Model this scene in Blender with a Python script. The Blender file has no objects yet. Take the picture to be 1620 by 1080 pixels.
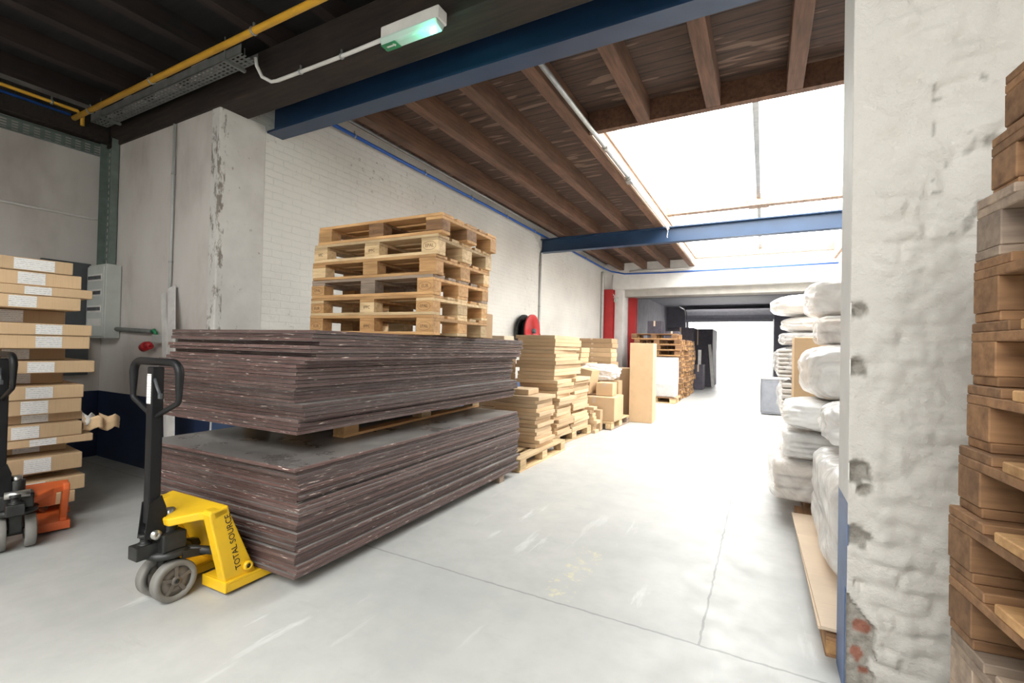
import bpy, math, random
from mathutils import Vector, Matrix, Euler, noise
random.seed(7)
SC = bpy.context.scene
COL = SC.collection
R = math.radians
ORD = ['top', 'second', 'third', 'fourth', 'fifth', 'sixth', 'seventh', 'eighth', 'ninth', 'tenth', 'eleventh', 'twelfth',
       'thirteenth', 'fourteenth', 'fifteenth', 'sixteenth', 'seventeenth', 'eighteenth', 'nineteenth', 'twentieth',
       'twenty-first', 'twenty-second', 'twenty-third', 'twenty-fourth', 'twenty-fifth', 'twenty-sixth', 'twenty-seventh',
       'twenty-eighth', 'twenty-ninth', 'thirtieth']
def rank(i, n):
    return 'topmost' if i == 0 else ('bottom' if i == n - 1 else ORD[i])
def rtop(i, n, what, where):
    """label phrase for item i from the top of n"""
    if i == 0: return 'topmost %s %s' % (what, where)
    if i == n - 1: return 'bottom %s %s' % (what, where)
    return '%s %s from the top %s' % (ORD[i], what, where)

# ------------------------------------------------------------------ materials
class NT:
    def __init__(s, name):
        s.m = bpy.data.materials.new(name); s.m.use_nodes = True
        s.t = s.m.node_tree; s.b = s.t.nodes['Principled BSDF']; s.out = s.t.nodes['Material Output']
    def n(s, kind, **kw):
        nd = s.t.nodes.new('ShaderNode' + kind)
        for k, v in kw.items():
            if k in nd.inputs: nd.inputs[k].default_value = v
            else: setattr(nd, k, v)
        return nd
    def l(s, a, b): s.t.links.new(a, b)
    def math(s, op, a, b=None):
        nd = s.n('Math', operation=op)
        for i, v in enumerate((a, b)):
            if v is None: continue
            if isinstance(v, (int, float)): nd.inputs[i].default_value = v
            else: s.l(v, nd.inputs[i])
        return nd.outputs[0]
    def coord(s, world=False, scale=(1, 1, 1)):
        o = s.n('NewGeometry').outputs['Position'] if world else s.n('TexCoord').outputs['Object']
        mp = s.n('Mapping'); mp.inputs['Scale'].default_value = scale
        s.l(o, mp.inputs['Vector'])
        if not world:
            oi = s.n('ObjectInfo'); k = s.math('MULTIPLY', oi.outputs['Random'], 37.0)
            cx = s.n('CombineXYZ'); s.l(k, cx.inputs[0]); s.l(k, cx.inputs[1]); s.l(k, cx.inputs[2])
            s.l(cx.outputs[0], mp.inputs['Location'])
        return mp.outputs[0]
    def noise(s, vec, scale=5, detail=4, rough=.55):
        nd = s.n('TexNoise'); nd.inputs['Scale'].default_value = scale; nd.inputs['Detail'].default_value = detail
        nd.inputs['Roughness'].default_value = rough; s.l(vec, nd.inputs['Vector']); return nd.outputs['Fac']
    def ramp(s, fac, stops):
        nd = s.n('ValToRGB'); e = nd.color_ramp.elements
        while len(e) < len(stops): e.new(.5)
        for i, (p, c) in enumerate(stops):
            e[i].position = p; e[i].color = (c, c, c, 1) if isinstance(c, (int, float)) else (*c, 1)
        s.l(fac, nd.inputs[0]); return nd.outputs[0]
    def mix(s, fac, a, b, blend='MIX'):
        nd = s.n('Mix', data_type='RGBA', blend_type=blend)
        for sock, v in ((nd.inputs[0], fac), (nd.inputs[6], a), (nd.inputs[7], b)):
            if isinstance(v, (int, float)): sock.default_value = v
            elif isinstance(v, tuple): sock.default_value = (*v, 1)
            else: s.l(v, sock)
        return nd.outputs[2]
    def bump(s, h, strength=.3, dist=.01):
        nd = s.n('Bump'); nd.inputs['Strength'].default_value = strength; nd.inputs['Distance'].default_value = dist
        s.l(h, nd.inputs['Height']); s.l(nd.outputs[0], s.b.inputs['Normal'])
    def color(s, c):
        if isinstance(c, tuple): s.b.inputs['Base Color'].default_value = (*c, 1)
        else: s.l(c, s.b.inputs['Base Color'])
    def rough(s, r, metal=0.):
        if isinstance(r, (int, float)): s.b.inputs['Roughness'].default_value = r
        else: s.l(r, s.b.inputs['Roughness'])
        s.b.inputs['Metallic'].default_value = metal

def m_plain(name, c, r=.5, metal=0., var=.12, scale=9, bump=.0, world=False):
    t = NT(name); v = t.coord(world); f = t.noise(v, scale)
    d = tuple(x * (1 - var) for x in c); l = tuple(min(1, x * (1 + var)) for x in c)
    t.color(t.ramp(f, [(.3, d), (.7, l)])); t.rough(r, metal)
    if bump: t.bump(t.noise(v, scale * 6), bump, .004)
    return t.m

def m_wood(name, dark, light, axis=0, rough=.75, rnd=.25, world=False):
    t = NT(name); sc = [14, 14, 14]; sc[axis] = 1.2
    v = t.coord(world, tuple(sc)); f = t.noise(v, 2.2, 6, .6)
    c = t.ramp(f, [(.25, dark), (.62, light), (.9, tuple(min(1, x * 1.12) for x in light))])
    g = t.noise(t.coord(world), 2.5, 3)
    c = t.mix(t.ramp(g, [(.45, 0.), (.75, .45)]), c, tuple(x * .55 for x in dark))
    if not world:
        oi = t.n('ObjectInfo'); h = t.n('HueSaturation')
        t.l(t.math('ADD', t.math('MULTIPLY', oi.outputs['Random'], rnd * 2), 1 - rnd), h.inputs['Value'])
        t.l(c, h.inputs['Color']); c = h.outputs[0]
    t.color(c); t.rough(rough); t.bump(f, .25, .003)
    return t.m

def m_cardboard(name, c):
    t = NT(name); v = t.coord(); f = t.noise(v, 3, 3)
    col = t.ramp(f, [(.3, tuple(x * .88 for x in c)), (.7, c)])
    fl = t.noise(t.coord(scale=(1, 26, 1)), 6, 2)
    col = t.mix(t.ramp(fl, [(.52, 0.), (.7, .3)]), col, tuple(x * .72 for x in c))
    oi = t.n('ObjectInfo'); h = t.n('HueSaturation')
    t.l(t.math('ADD', t.math('MULTIPLY', oi.outputs['Random'], .3), .85), h.inputs['Value'])
    t.l(col, h.inputs['Color']); t.color(h.outputs[0]); t.rough(.8); t.bump(fl, .12, .002)
    return t.m

def m_paint_brick(name, base, dirt, axes='xz', big=1.0, strength=.7, plaster=None):
    """white-painted brickwork: brick joints, lumpy paint, soot and scuffs (world space)"""
    t = NT(name)
    p = t.n('NewGeometry').outputs['Position']; sx = t.n('SeparateXYZ'); t.l(p, sx.inputs[0])
    cx = t.n('CombineXYZ'); t.l(sx.outputs['X' if axes[0] == 'x' else 'Y'], cx.inputs[0]); t.l(sx.outputs['Z'], cx.inputs[1])
    t.l(sx.outputs['Y' if axes[0] == 'x' else 'X'], cx.inputs[2])
    nz = t.n('TexNoise'); nz.inputs['Scale'].default_value = 7; nz.inputs['Detail'].default_value = 3; t.l(cx.outputs[0], nz.inputs['Vector'])
    vm = t.n('VectorMath', operation='MULTIPLY_ADD'); t.l(nz.outputs['Color'], vm.inputs[0])
    vm.inputs[1].default_value = (.05 * big, .035 * big, 0); t.l(cx.outputs[0], vm.inputs[2])
    br = t.n('TexBrick'); t.l(vm.outputs[0], br.inputs['Vector'])
    br.inputs['Scale'].default_value = 1; br.inputs['Brick Width'].default_value = .22; br.inputs['Row Height'].default_value = .072
    br.inputs['Mortar Size'].default_value = .007; br.inputs['Mortar Smooth'].default_value = .8
    br.inputs['Color1'].default_value = (1, 1, 1, 1); br.inputs['Color2'].default_value = (.8, .8, .8, 1); br.inputs['Mortar'].default_value = (0, 0, 0, 1)
    n1 = t.noise(cx.outputs[0], 9, 5, .6); n2 = t.noise(cx.outputs[0], 32, 4, .6); n3 = t.noise(cx.outputs[0], .9, 4, .6)
    bw = t.n('RGBToBW'); t.l(br.outputs['Color'], bw.inputs[0])
    h = t.math('ADD', t.math('MULTIPLY', bw.outputs[0], .55), t.math('ADD', t.math('MULTIPLY', n1, .95), t.math('MULTIPLY', n2, .25)))
    t.bump(h, strength, .028 * big)
    c = t.ramp(n3, [(.32, tuple(x * .86 for x in base)), (.6, base)])
    ch = t.ramp(t.noise(cx.outputs[0], 16, 6, .7), [(.59, 0.), (.68, .85)])
    msk = t.ramp(t.noise(cx.outputs[0], .7, 2), [(.5, 0.), (.66, 1.)])
    c = t.mix(t.math('MULTIPLY', ch, msk), c, dirt)
    crev = t.ramp(h, [(.5, .22), (.8, 0.)])
    c = t.mix(crev, c, tuple(x * .45 for x in base))
    t.color(c); t.rough(.6)
    return t.m

def m_lumpy():
    t = NT('lumpy white painted brick'); p = t.coord(True)
    n1 = t.noise(p, 11, 5, .6); n2 = t.noise(p, 45, 4, .65); n3 = t.noise(p, 1.6, 4, .6)
    c = t.ramp(n3, [(.3, (.57, .535, .49)), (.6, (.66, .625, .58))])
    c = t.mix(t.ramp(n1, [(.28, .18), (.45, 0.)]), c, (.46, .41, .35))
    sp = t.ramp(t.noise(t.coord(True, (1, 1, .6)), 26, 5, .7), [(.70, 0.), (.76, .75)])
    c = t.mix(t.math('MULTIPLY', sp, t.ramp(n3, [(.5, 0.), (.65, 1.)])), c, (.28, .22, .18))
    a1 = t.n('Attribute', attribute_name='damage').outputs['Fac']; a2 = t.n('Attribute', attribute_name='bare_brick').outputs['Fac']
    n4 = t.noise(p, 22, 5, .7); c = t.mix(a1, c, t.ramp(n4, [(.3, (.20, .18, .155)), (.7, (.40, .37, .33))]))
    c = t.mix(t.math('MULTIPLY', a2, a1), c, t.ramp(n4, [(.3, (.20, .07, .045)), (.7, (.36, .15, .10))]))
    t.color(c); t.rough(.55); h = t.math('ADD', n1, t.math('MULTIPLY', n2, .35)); t.bump(h, .6, .025)
    return t.m

M = {}
def mats():
    # concrete floor -----------------------------------------------------
    t = NT('polished concrete'); p = t.coord(True)
    n1 = t.noise(p, .7, 6, .6); n2 = t.noise(p, 5, 6, .65)
    c = t.ramp(n1, [(.3, (.36, .365, .36)), (.55, (.465, .46, .445)), (.75, (.515, .51, .485))])
    c = t.mix(t.ramp(n2, [(.42, .0), (.72, .35)]), c, (.35, .35, .345))
    st = t.noise(t.coord(True, (3.4, .55, 1)), 2.3, 5, .62)                     # pale tyre scrapes
    sm = t.ramp(t.noise(p, 1.1, 2), [(.45, 0.), (.62, 1.)])
    c = t.mix(t.math('MULTIPLY', t.ramp(st, [(.60, 0.), (.67, .5)]), sm), c, (.70, .70, .69))
    dk = t.noise(t.coord(True, (.7, 3.2, 1)), 2.6, 5, .7)
    c = t.mix(t.ramp(dk, [(.62, 0.), (.78, .3)]), c, (.25, .25, .245))
    sx = t.n('SeparateXYZ'); t.l(t.n('NewGeometry').outputs['Position'], sx.inputs[0])
    wob = t.math('MULTIPLY', t.math('SUBTRACT', t.noise(p, 14, 3), .5), .02)
    for ax, pos, w in (('Y', 2.245, .006), ('X', -.235, .005), ('Y', 8.1, .006), ('Y', 19.3, .05)):
        d = t.math('ABSOLUTE', t.math('SUBTRACT', t.math('ADD', sx.outputs[ax], wob), pos))
        f = t.math('MULTIPLY', t.math('LESS_THAN', d, w), .55)
        if ax == 'X': f = t.math('MULTIPLY', f, t.math('GREATER_THAN', sx.outputs['Y'], 2.245))
        c = t.mix(f, c, (.17, .165, .155))
    # worn yellow paint patch on the floor
    dx = t.math('ABSOLUTE', t.math('SUBTRACT', sx.outputs['X'], -.95)); dy = t.math('ABSOLUTE', t.math('SUBTRACT', sx.outputs['Y'], 2.62))
    box = t.math('MULTIPLY', t.math('LESS_THAN', dx, .09), t.math('LESS_THAN', dy, .34))
    c = t.mix(t.math('MULTIPLY', box, t.ramp(t.noise(p, 16, 5, .7), [(.52, 0.), (.64, .4)])), c, (.74, .66, .32))
    t.color(c); t.rough(t.ramp(n2, [(.3, .38), (.7, .6)])); t.bump(n2, .08, .004)
    M['floor'] = t.m
    M['yard'] = m_plain('yard concrete', (.55, .54, .52), .8, 0, .1, 2, .2, True)
    # walls
    M['brick'] = m_paint_brick('white painted brick', (.66, .64, .60), (.20, .15, .12), 'yz', .8, .28)
    M['pier'] = m_lumpy()
    t = NT('stained plaster'); p = t.coord(True, (1, 1, .5)); n1 = t.noise(p, 1.4, 5, .6)
    c = t.ramp(n1, [(.28, (.40, .36, .335)), (.5, (.56, .52, .49)), (.75, (.62, .59, .565))])
    n2 = t.noise(t.coord(True), 22, 6, .7); c = t.mix(t.ramp(n2, [(.70, 0.), (.76, .7)]), c, (.24, .2, .17))
    t.color(c); t.rough(.85); t.bump(t.noise(t.coord(True), 6, 5), .15, .01); M['plaster'] = t.m
    t = NT('scuffed white plaster'); p = t.coord(True); n1 = t.noise(p, 2.2, 5, .6)
    c = t.ramp(n1, [(.3, (.50, .475, .45)), (.65, (.62, .60, .57))]); n2 = t.noise(t.coord(True, (1, 1, .6)), 20, 6, .7)
    c = t.mix(t.ramp(n2, [(.64, 0.), (.70, .75)]), c, (.22, .18, .15)); sy = t.n('SeparateXYZ'); t.l(t.n('NewGeometry').outputs['Position'], sy.inputs[0]); n3 = t.noise(t.coord(True, (1, 1, .35)), 15, 5, .7)
    ed = t.math('MULTIPLY', t.math('LESS_THAN', sy.outputs['Y'], 2.475), t.ramp(n3, [(.52, 0.), (.60, .9)])); c = t.mix(ed, c, (.17, .14, .115)); t.color(c); t.rough(.8); t.bump(t.noise(p, 12, 5), .3, .01); M['quoin'] = t.m
    M['dado'] = m_plain('shade darkened dado paint', (.012, .021, .055), .45, 0, .25, 3, .1, True)  # same blue paint, shade of the carton corner partly put into its colour
    M['dado_blue'] = m_plain('faded blue dado paint', (.11, .17, .32), .5, 0, .2, 5, .2, True)
    M['white'] = m_plain('white wall paint', (.72, .705, .68), .7, 0, .10, 3, .15, True)
    M['grey_lintel'] = m_plain('grey lintel paint', (.42, .40, .37), .8, 0, .12, 4, .1, True)
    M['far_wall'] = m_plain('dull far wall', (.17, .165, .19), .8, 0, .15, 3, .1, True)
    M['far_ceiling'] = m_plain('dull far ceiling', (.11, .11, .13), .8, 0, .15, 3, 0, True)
    M['rubble'] = m_plain('bare red brick', (.30, .12, .075), .9, 0, .35, 14, .8, True)
    M['mortar'] = m_plain('crumbled mortar', (.36, .33, .29), .95, 0, .3, 18, 1., True)
    # roof timbers
    t = NT('dark roof boards'); p = t.coord(True)
    f = t.noise(t.coord(True, (1, 12, 12)), 2.5, 6, .6)
    c = t.ramp(f, [(.3, (.030, .017, .012)), (.7, (.095, .05, .032))])
    s2 = t.n('SeparateXYZ'); t.l(t.n('NewGeometry').outputs['Position'], s2.inputs[0])
    fr = t.math('FRACT', t.math('MULTIPLY', s2.outputs['Y'], 7.5))
    ln = t.math('LESS_THAN', fr, .09)
    c = t.mix(t.math('MULTIPLY', ln, .85), c, (.006, .005, .004))
    pale = t.math('MULTIPLY', t.ramp(t.noise(t.coord(True, (1.2, 7.5, 1)), 1.6, 1), [(.62, 0.), (.66, .5)]), 1.)
    c = t.mix(pale, c, (.26, .17, .12))
    t.color(c); t.rough(.8); t.bump(fr, .3, .004); M['boards'] = t.m
    t = NT('smoke and shade darkened boards'); f = t.noise(t.coord(True, (1, 10, 10)), 2.5, 6, .6)
    t.color(t.ramp(f, [(.3, (.006, .0055, .006)), (.7, (.016, .013, .0125))])); t.rough(.85); M['boards_dark'] = t.m  # soot black, with the unlit ceiling's shade put into the colour
    M['joist'] = m_wood('brown joist timber', (.055, .026, .014), (.15, .072, .04), 1, .75, .15)
    M['joist_dark'] = m_wood('smoke and shade darkened joist', (.009, .006, .0055), (.026, .014, .011), 1, .8, .2)  # darker copy of the joist timber, shade of the unlit bay put in
    M['lintel_wood'] = m_wood('sooty lintel timber', (.007, .005, .0045), (.034, .022, .016), 0, .85, .1, True)
    M['curb'] = m_wood('weathered curb boards', (.25, .15, .10), (.50, .36, .27), 1, .8, .1)
    # metals and plastics
    M['blue_steel'] = m_plain('blue painted steel', (.015, .042, .098), .42, .0, .12, 4)
    M['red_steel'] = m_plain('red painted steel', (.42, .022, .024), .45, 0, .1, 4)
    M['galv'] = m_plain('galvanised steel', (.40, .41, .41), .42, .75, .15, 12)
    M['tray'] = m_plain('dull zinc tray', (.20, .205, .20), .55, .3, .15, 12)
    M['tray_green'] = m_plain('grey green cable tray', (.16, .20, .18), .55, .2, .15, 12)
    M['pvc'] = m_plain('grey conduit plastic', (.45, .45, .44), .5, 0, .08)
    M['pvc_white'] = m_plain('white conduit plastic', (.66, .64, .61), .5, 0, .08)
    M['yellow_pipe'] = m_plain('yellow gas pipe paint', (.62, .33, .025), .45, 0, .12)
    M['blue_pipe'] = m_plain('blue plastic pipe', (.02, .10, .42), .4, 0, .1)
    M['yellow'] = m_plain('yellow truck paint', (.78, .47, .015), .38, 0, .08, 6)
    M['orange'] = m_plain('orange truck paint', (.58, .11, .025), .45, 0, .12, 6)
    M['black'] = m_plain('black powder coat', (.008, .008, .009), .5, .0, .2, 12); M['black'].node_tree.nodes['Principled BSDF'].inputs['Specular IOR Level'].default_value = .3
    M['black_grey'] = m_plain('greasy dark casting', (.03, .03, .029), .42, .4, .3, 20)
    M['rubber'] = m_plain('grey polyurethane tyre', (.19, .18, .165), .7, 0, .15, 10)
    M['alu'] = m_plain('cast wheel hub', (.15, .13, .11), .55, .2, .15, 14)
    M['chrome'] = m_plain('bare steel', (.5, .49, .46), .28, .9, .1)
    M['box_grey'] = m_plain('light grey enclosure', (.50, .52, .49), .45, 0, .05)
    M['breaker'] = m_plain('dark breaker', (.09, .09, .10), .5)
    M['charcoal'] = m_plain('charcoal sheet', (.065, .07, .075), .55, 0, .15)
    M['red_plastic'] = m_plain('red plastic', (.50, .02, .025), .35)
    M['black_ink'] = m_plain('black ink', (.015, .013, .012), .6)
    M['brand_ink'] = m_plain('burnt in stamp', (.15, .08, .04), .8)
    # boards and goods
    M['ply_edge'] = ply_edge(); M['ply_face'] = ply_face()
    M['pale'] = m_wood('pale pallet pine', (.42, .27, .13), (.72, .53, .31), 0)
    M['orange_wood'] = m_wood('orange pallet pine', (.34, .17, .065), (.58, .34, .15), 0)
    M['grey_wood'] = m_wood('weathered pallet wood', (.17, .125, .10), (.36, .27, .20), 0)
    M['brown_wood'] = m_wood('old brown pallet wood', (.13, .062, .028), (.32, .17, .08), 0)
    M['mdf'] = m_cardboard('honey coloured board', (.60, .43, .265))
    M['card'] = m_cardboard('brown cardboard', (.56, .385, .225))
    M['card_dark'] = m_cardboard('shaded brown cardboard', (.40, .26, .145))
    M['card_pale'] = m_cardboard('pale cardboard', (.64, .50, .37))
    M['paper'] = label_paper()
    M['white_board'] = m_plain('white plank', (.62, .60, .58), .5)
    M['content'] = m_cardboard('wrapped beige goods', (.60, .51, .43))
    M['dark_goods'] = m_plain('dark carton', (.075, .065, .085), .7, 0, .2)
    M['grey_goods'] = m_plain('grey cabinet paint', (.20, .21, .24), .5)
    M['film'] = film('clear stretch film', .32); M['film_white'] = film('milky plastic wrap', .0)
    M['film_thin'] = film('thin clear film', .6)
    M['glass'] = glass()
    t = NT('green lit lens'); t.color((.5, .62, .56)); t.rough(.3); M['lens'] = t.m
    t = NT('glowing green tube'); e = t.n('Emission'); e.inputs[0].default_value = (.12, 1, .62, 1); e.inputs[1].default_value = 9
    t.l(e.outputs[0], t.out.inputs[0]); M['green_glow'] = t.m
    M['sign_green'] = m_plain('green exit legend', (.02, .22, .09), .5)
    M['door_metal'] = m_plain('grey door metal', (.33, .33, .37), .5, .2, .1)

def ply_edge():
    t = NT('oxblood plywood edge'); v = t.coord(scale=(1.5, 1.5, 60)); n = t.noise(v, 3, 5, .6)
    c = t.ramp(n, [(.3, (.034, .017, .015)), (.5, (.080, .041, .036)), (.75, (.145, .09, .08))])
    ch = t.noise(t.coord(scale=(5, 5, 75)), 2.2, 4, .6)
    c = t.mix(t.ramp(ch, [(.645, 0.), (.67, .9)]), c, (.72, .60, .53))
    d = t.noise(t.coord(), 1.4, 3); c = t.mix(t.ramp(d, [(.45, 0.), (.7, .4)]), c, (.125, .10, .092))
    oi = t.n('ObjectInfo'); h = t.n('HueSaturation')
    t.l(t.math('ADD', t.math('MULTIPLY', oi.outputs['Random'], .95), .5), h.inputs['Value'])
    t.l(c, h.inputs['Color']); t.color(h.outputs[0]); t.rough(.62); t.bump(n, .35, .002)
    return t.m
def ply_face():
    t = NT('dusty film faced plywood'); v = t.coord(); n = t.noise(v, 2.2, 6, .65)
    c = t.ramp(n, [(.32, (.12, .105, .10)), (.52, (.22, .205, .195)), (.72, (.34, .325, .31))])
    t.color(c); t.rough(t.ramp(n, [(.3, .22), (.7, .5)])); t.bump(t.noise(v, 60, 2), .1, .001)
    return t.m
def label_paper():
    t = NT('printed shipping label'); tc = t.n('TexCoord'); s = t.n('SeparateXYZ'); t.l(tc.outputs['Object'], s.inputs[0])
    ln = t.math('LESS_THAN', t.math('FRACT', t.math('MULTIPLY', s.outputs['Z'], 75.)), .42)
    br = t.noise(t.coord(scale=(1, 9, 75)), 9, 1); gap = t.math('GREATER_THAN', br, .5)
    c = t.mix(t.math('MULTIPLY', t.math('MULTIPLY', ln, gap), .6), (.70, .68, .66), (.2, .2, .22))
    t.color(c); t.rough(.45); return t.m
def film(name, clear):
    t = NT(name); v = t.coord(); w = t.n('TexNoise'); w.inputs['Scale'].default_value = 3; w.inputs['Detail'].default_value = 5
    w.inputs['Distortion'].default_value = 2.5; t.l(v, w.inputs['Vector'])
    t.color((.92, .91, .90)); t.rough(.22); t.bump(w.outputs['Fac'], .8, .03)
    if clear:
        tr = t.n('BsdfTransparent'); mx = t.n('MixShader')
        f = t.ramp(w.outputs['Fac'], [(.35, min(1, clear + .12)), (.65, max(0, clear - .12))])
        t.l(f, mx.inputs[0]); t.l(t.b.outputs[0], mx.inputs[1]); t.l(tr.outputs[0], mx.inputs[2]); t.l(mx.outputs[0], t.out.inputs[0])
    return t.m
def glass():
    t = NT('skylight glazing'); tr = t.n('BsdfTransparent'); gl = t.n('BsdfGlossy'); gl.inputs['Roughness'].default_value = .05
    tr.inputs[0].default_value = (.95, .97, .97, 1); mx = t.n('MixShader'); mx.inputs[0].default_value = .05
    t.l(tr.outputs[0], mx.inputs[1]); t.l(gl.outputs[0], mx.inputs[2]); t.l(mx.outputs[0], t.out.inputs[0]); return t.m
mats()

# ------------------------------------------------------------------ mesh building
class MB:
    def __init__(s): s.v = []; s.f = []; s.mi = []; s.sm = []
    def add(s, vs, fs, m=0, smooth=False, X=None):
        b = len(s.v)
        s.v += [tuple(X @ Vector(p)) if X else tuple(p) for p in vs]
        for f in fs: s.f.append([b + i for i in f]); s.mi.append(m); s.sm.append(smooth)
        return s
    def box(s, x0, y0, z0, x1, y1, z1, m=0, X=None, top=None):
        vs = [(x0, y0, z0), (x1, y0, z0), (x1, y1, z0), (x0, y1, z0), (x0, y0, z1), (x1, y0, z1), (x1, y1, z1), (x0, y1, z1)]
        fs = [(3, 2, 1, 0), (4, 5, 6, 7), (0, 1, 5, 4), (1, 2, 6, 5), (2, 3, 7, 6), (3, 0, 4, 7)]
        s.add(vs, fs, m, X=X)
        if top is not None: s.mi[-6] = top; s.mi[-5] = top
        return s
    def tube(s, pts, r, n=10, m=0, closed=False, caps=True):
        pts = [Vector(p) for p in pts]; N = len(pts); rs = r if isinstance(r, (list, tuple)) else [r] * N
        rings = []; up = None
        for i, p in enumerate(pts):
            a = pts[i - 1] if (i > 0 or closed) else p; c = pts[(i + 1) % N] if (i < N - 1 or closed) else p
            d = (c - a).normalized()
            if up is None: up = Vector((0, 0, 1)) if abs(d.z) < .9 else Vector((1, 0, 0))
            u = (up - d * up.dot(d)).normalized(); up = u; w = d.cross(u)
            rings.append([p + (u * math.cos(2 * math.pi * k / n) + w * math.sin(2 * math.pi * k / n)) * rs[i] for k in range(n)])
        vs = [q for g in rings for q in g]; fs = []
        for i in range(N if closed else N - 1):
            j = (i + 1) % N
            for k in range(n): fs.append((i * n + k, i * n + (k + 1) % n, j * n + (k + 1) % n, j * n + k))
        s.add(vs, fs, m, True)
        if caps and not closed:
            b = len(s.v) - len(vs)
            s.f.append([b + k for k in range(n)][::-1]); s.mi.append(m); s.sm.append(False)
            s.f.append([b + (N - 1) * n + k for k in range(n)]); s.mi.append(m); s.sm.append(False)
        return s
    def cyl(s, p0, p1, r0, r1=None, n=20, m=0): return s.tube([p0, p1], [r0, r0 if r1 is None else r1], n, m)
    def lathe(s, prof, axis='x', n=28, m=0, c=(0, 0, 0), closed=True):
        """prof: (along axis, radius) loop"""
        vs = []; P = len(prof)
        for k in range(n):
            a = 2 * math.pi * k / n
            for t, r in prof:
                q = {'x': (t, r * math.cos(a), r * math.sin(a)), 'y': (r * math.cos(a), t, r * math.sin(a)), 'z': (r * math.cos(a), r * math.sin(a), t)}[axis]
                vs.append((q[0] + c[0], q[1] + c[1], q[2] + c[2]))
        fs = []
        for k in range(n):
            k2 = (k + 1) % n
            for i in range(P if closed else P - 1):
                j = (i + 1) % P; fs.append((k * P + i, k * P + j, k2 * P + j, k2 * P + i))
        return s.add(vs, fs, m, True)
    def prism(s, poly, axis, a, b, m=0, X=None):
        """poly in the plane normal to axis: x:(y,z) y:(x,z) z:(x,y)"""
        mk = {'x': lambda p, t: (t, p[0], p[1]), 'y': lambda p, t: (p[0], t, p[1]), 'z': lambda p, t: (p[0], p[1], t)}[axis]
        n = len(poly); vs = [mk(p, a) for p in poly] + [mk(p, b) for p in poly]
        fs = [tuple(range(n))[::-1], tuple(range(n, 2 * n))] + [(i, (i + 1) % n, n + (i + 1) % n, n + i) for i in range(n)]
        return s.add(vs, fs, m, X=X)
    def build(s, name, ms, parent=None, loc=(0, 0, 0), rz=0., rot=None, bevel=0., seg=2):
        me = bpy.data.meshes.new(name); me.from_pydata(s.v, [], s.f)
        for m in (ms if isinstance(ms, list) else [ms]): me.materials.append(M[m])
        for p, mi, sm in zip(me.polygons, s.mi, s.sm): p.material_index = mi; p.use_smooth = sm
        import bmesh
        bm = bmesh.new(); bm.from_mesh(me); bmesh.ops.recalc_face_normals(bm, faces=bm.faces); bm.to_mesh(me); bm.free()
        o = bpy.data.objects.new(name, me); COL.objects.link(o); o.location = loc
        o.rotation_euler = rot if rot else (0, 0, rz)
        if parent: o.parent = parent
        if bevel:
            b = o.modifiers.new('soft edges', 'BEVEL'); b.width = bevel; b.segments = seg; b.limit_method = 'ANGLE'; b.angle_limit = R(35)
        return o

def tag(o, label, cat, group=None, kind=None):
    if label: o['label'] = label
    if cat: o['category'] = cat
    if group: o['group'] = group
    if kind: o['kind'] = kind
    return o
def struct(o, label): o['kind'] = 'structure'; o['label'] = label; return o
def empty(name, loc, rz=0.):
    o = bpy.data.objects.new(name, None); COL.objects.link(o); o.location = loc; o.rotation_euler = (0, 0, rz); o.empty_display_size = .1
    return o
def kids(o): return [c for c in bpy.data.objects if c.parent == o]
def copy_tree(o, parent=None):
    tree = {}
    for c in bpy.data.objects:
        if c.parent: tree.setdefault(c.parent.name, []).append(c)
    def rec(a, par):
        c = a.copy(); COL.objects.link(c)
        if par: c.parent = par
        for ch in tree.get(a.name, []): rec(ch, c)
        return c
    return rec(o, parent)
def text_obj(body, size, name, mat, parent, matrix, extrude=.0006):
    cu = bpy.data.curves.new('t', 'FONT'); cu.body = body; cu.size = size; cu.align_x = 'CENTER'; cu.align_y = 'CENTER'; cu.extrude = extrude
    cu.resolution_u = 3
    ob = bpy.data.objects.new('t', cu); COL.objects.link(ob)
    dg = bpy.context.evaluated_depsgraph_get(); me = bpy.data.meshes.new_from_object(ob.evaluated_get(dg))
    bpy.data.objects.remove(ob); bpy.data.curves.remove(cu)
    me.name = name; me.materials.clear(); me.materials.append(M[mat])
    o = bpy.data.objects.new(name, me); COL.objects.link(o); o.parent = parent; o.matrix_local = matrix
    return o

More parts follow.
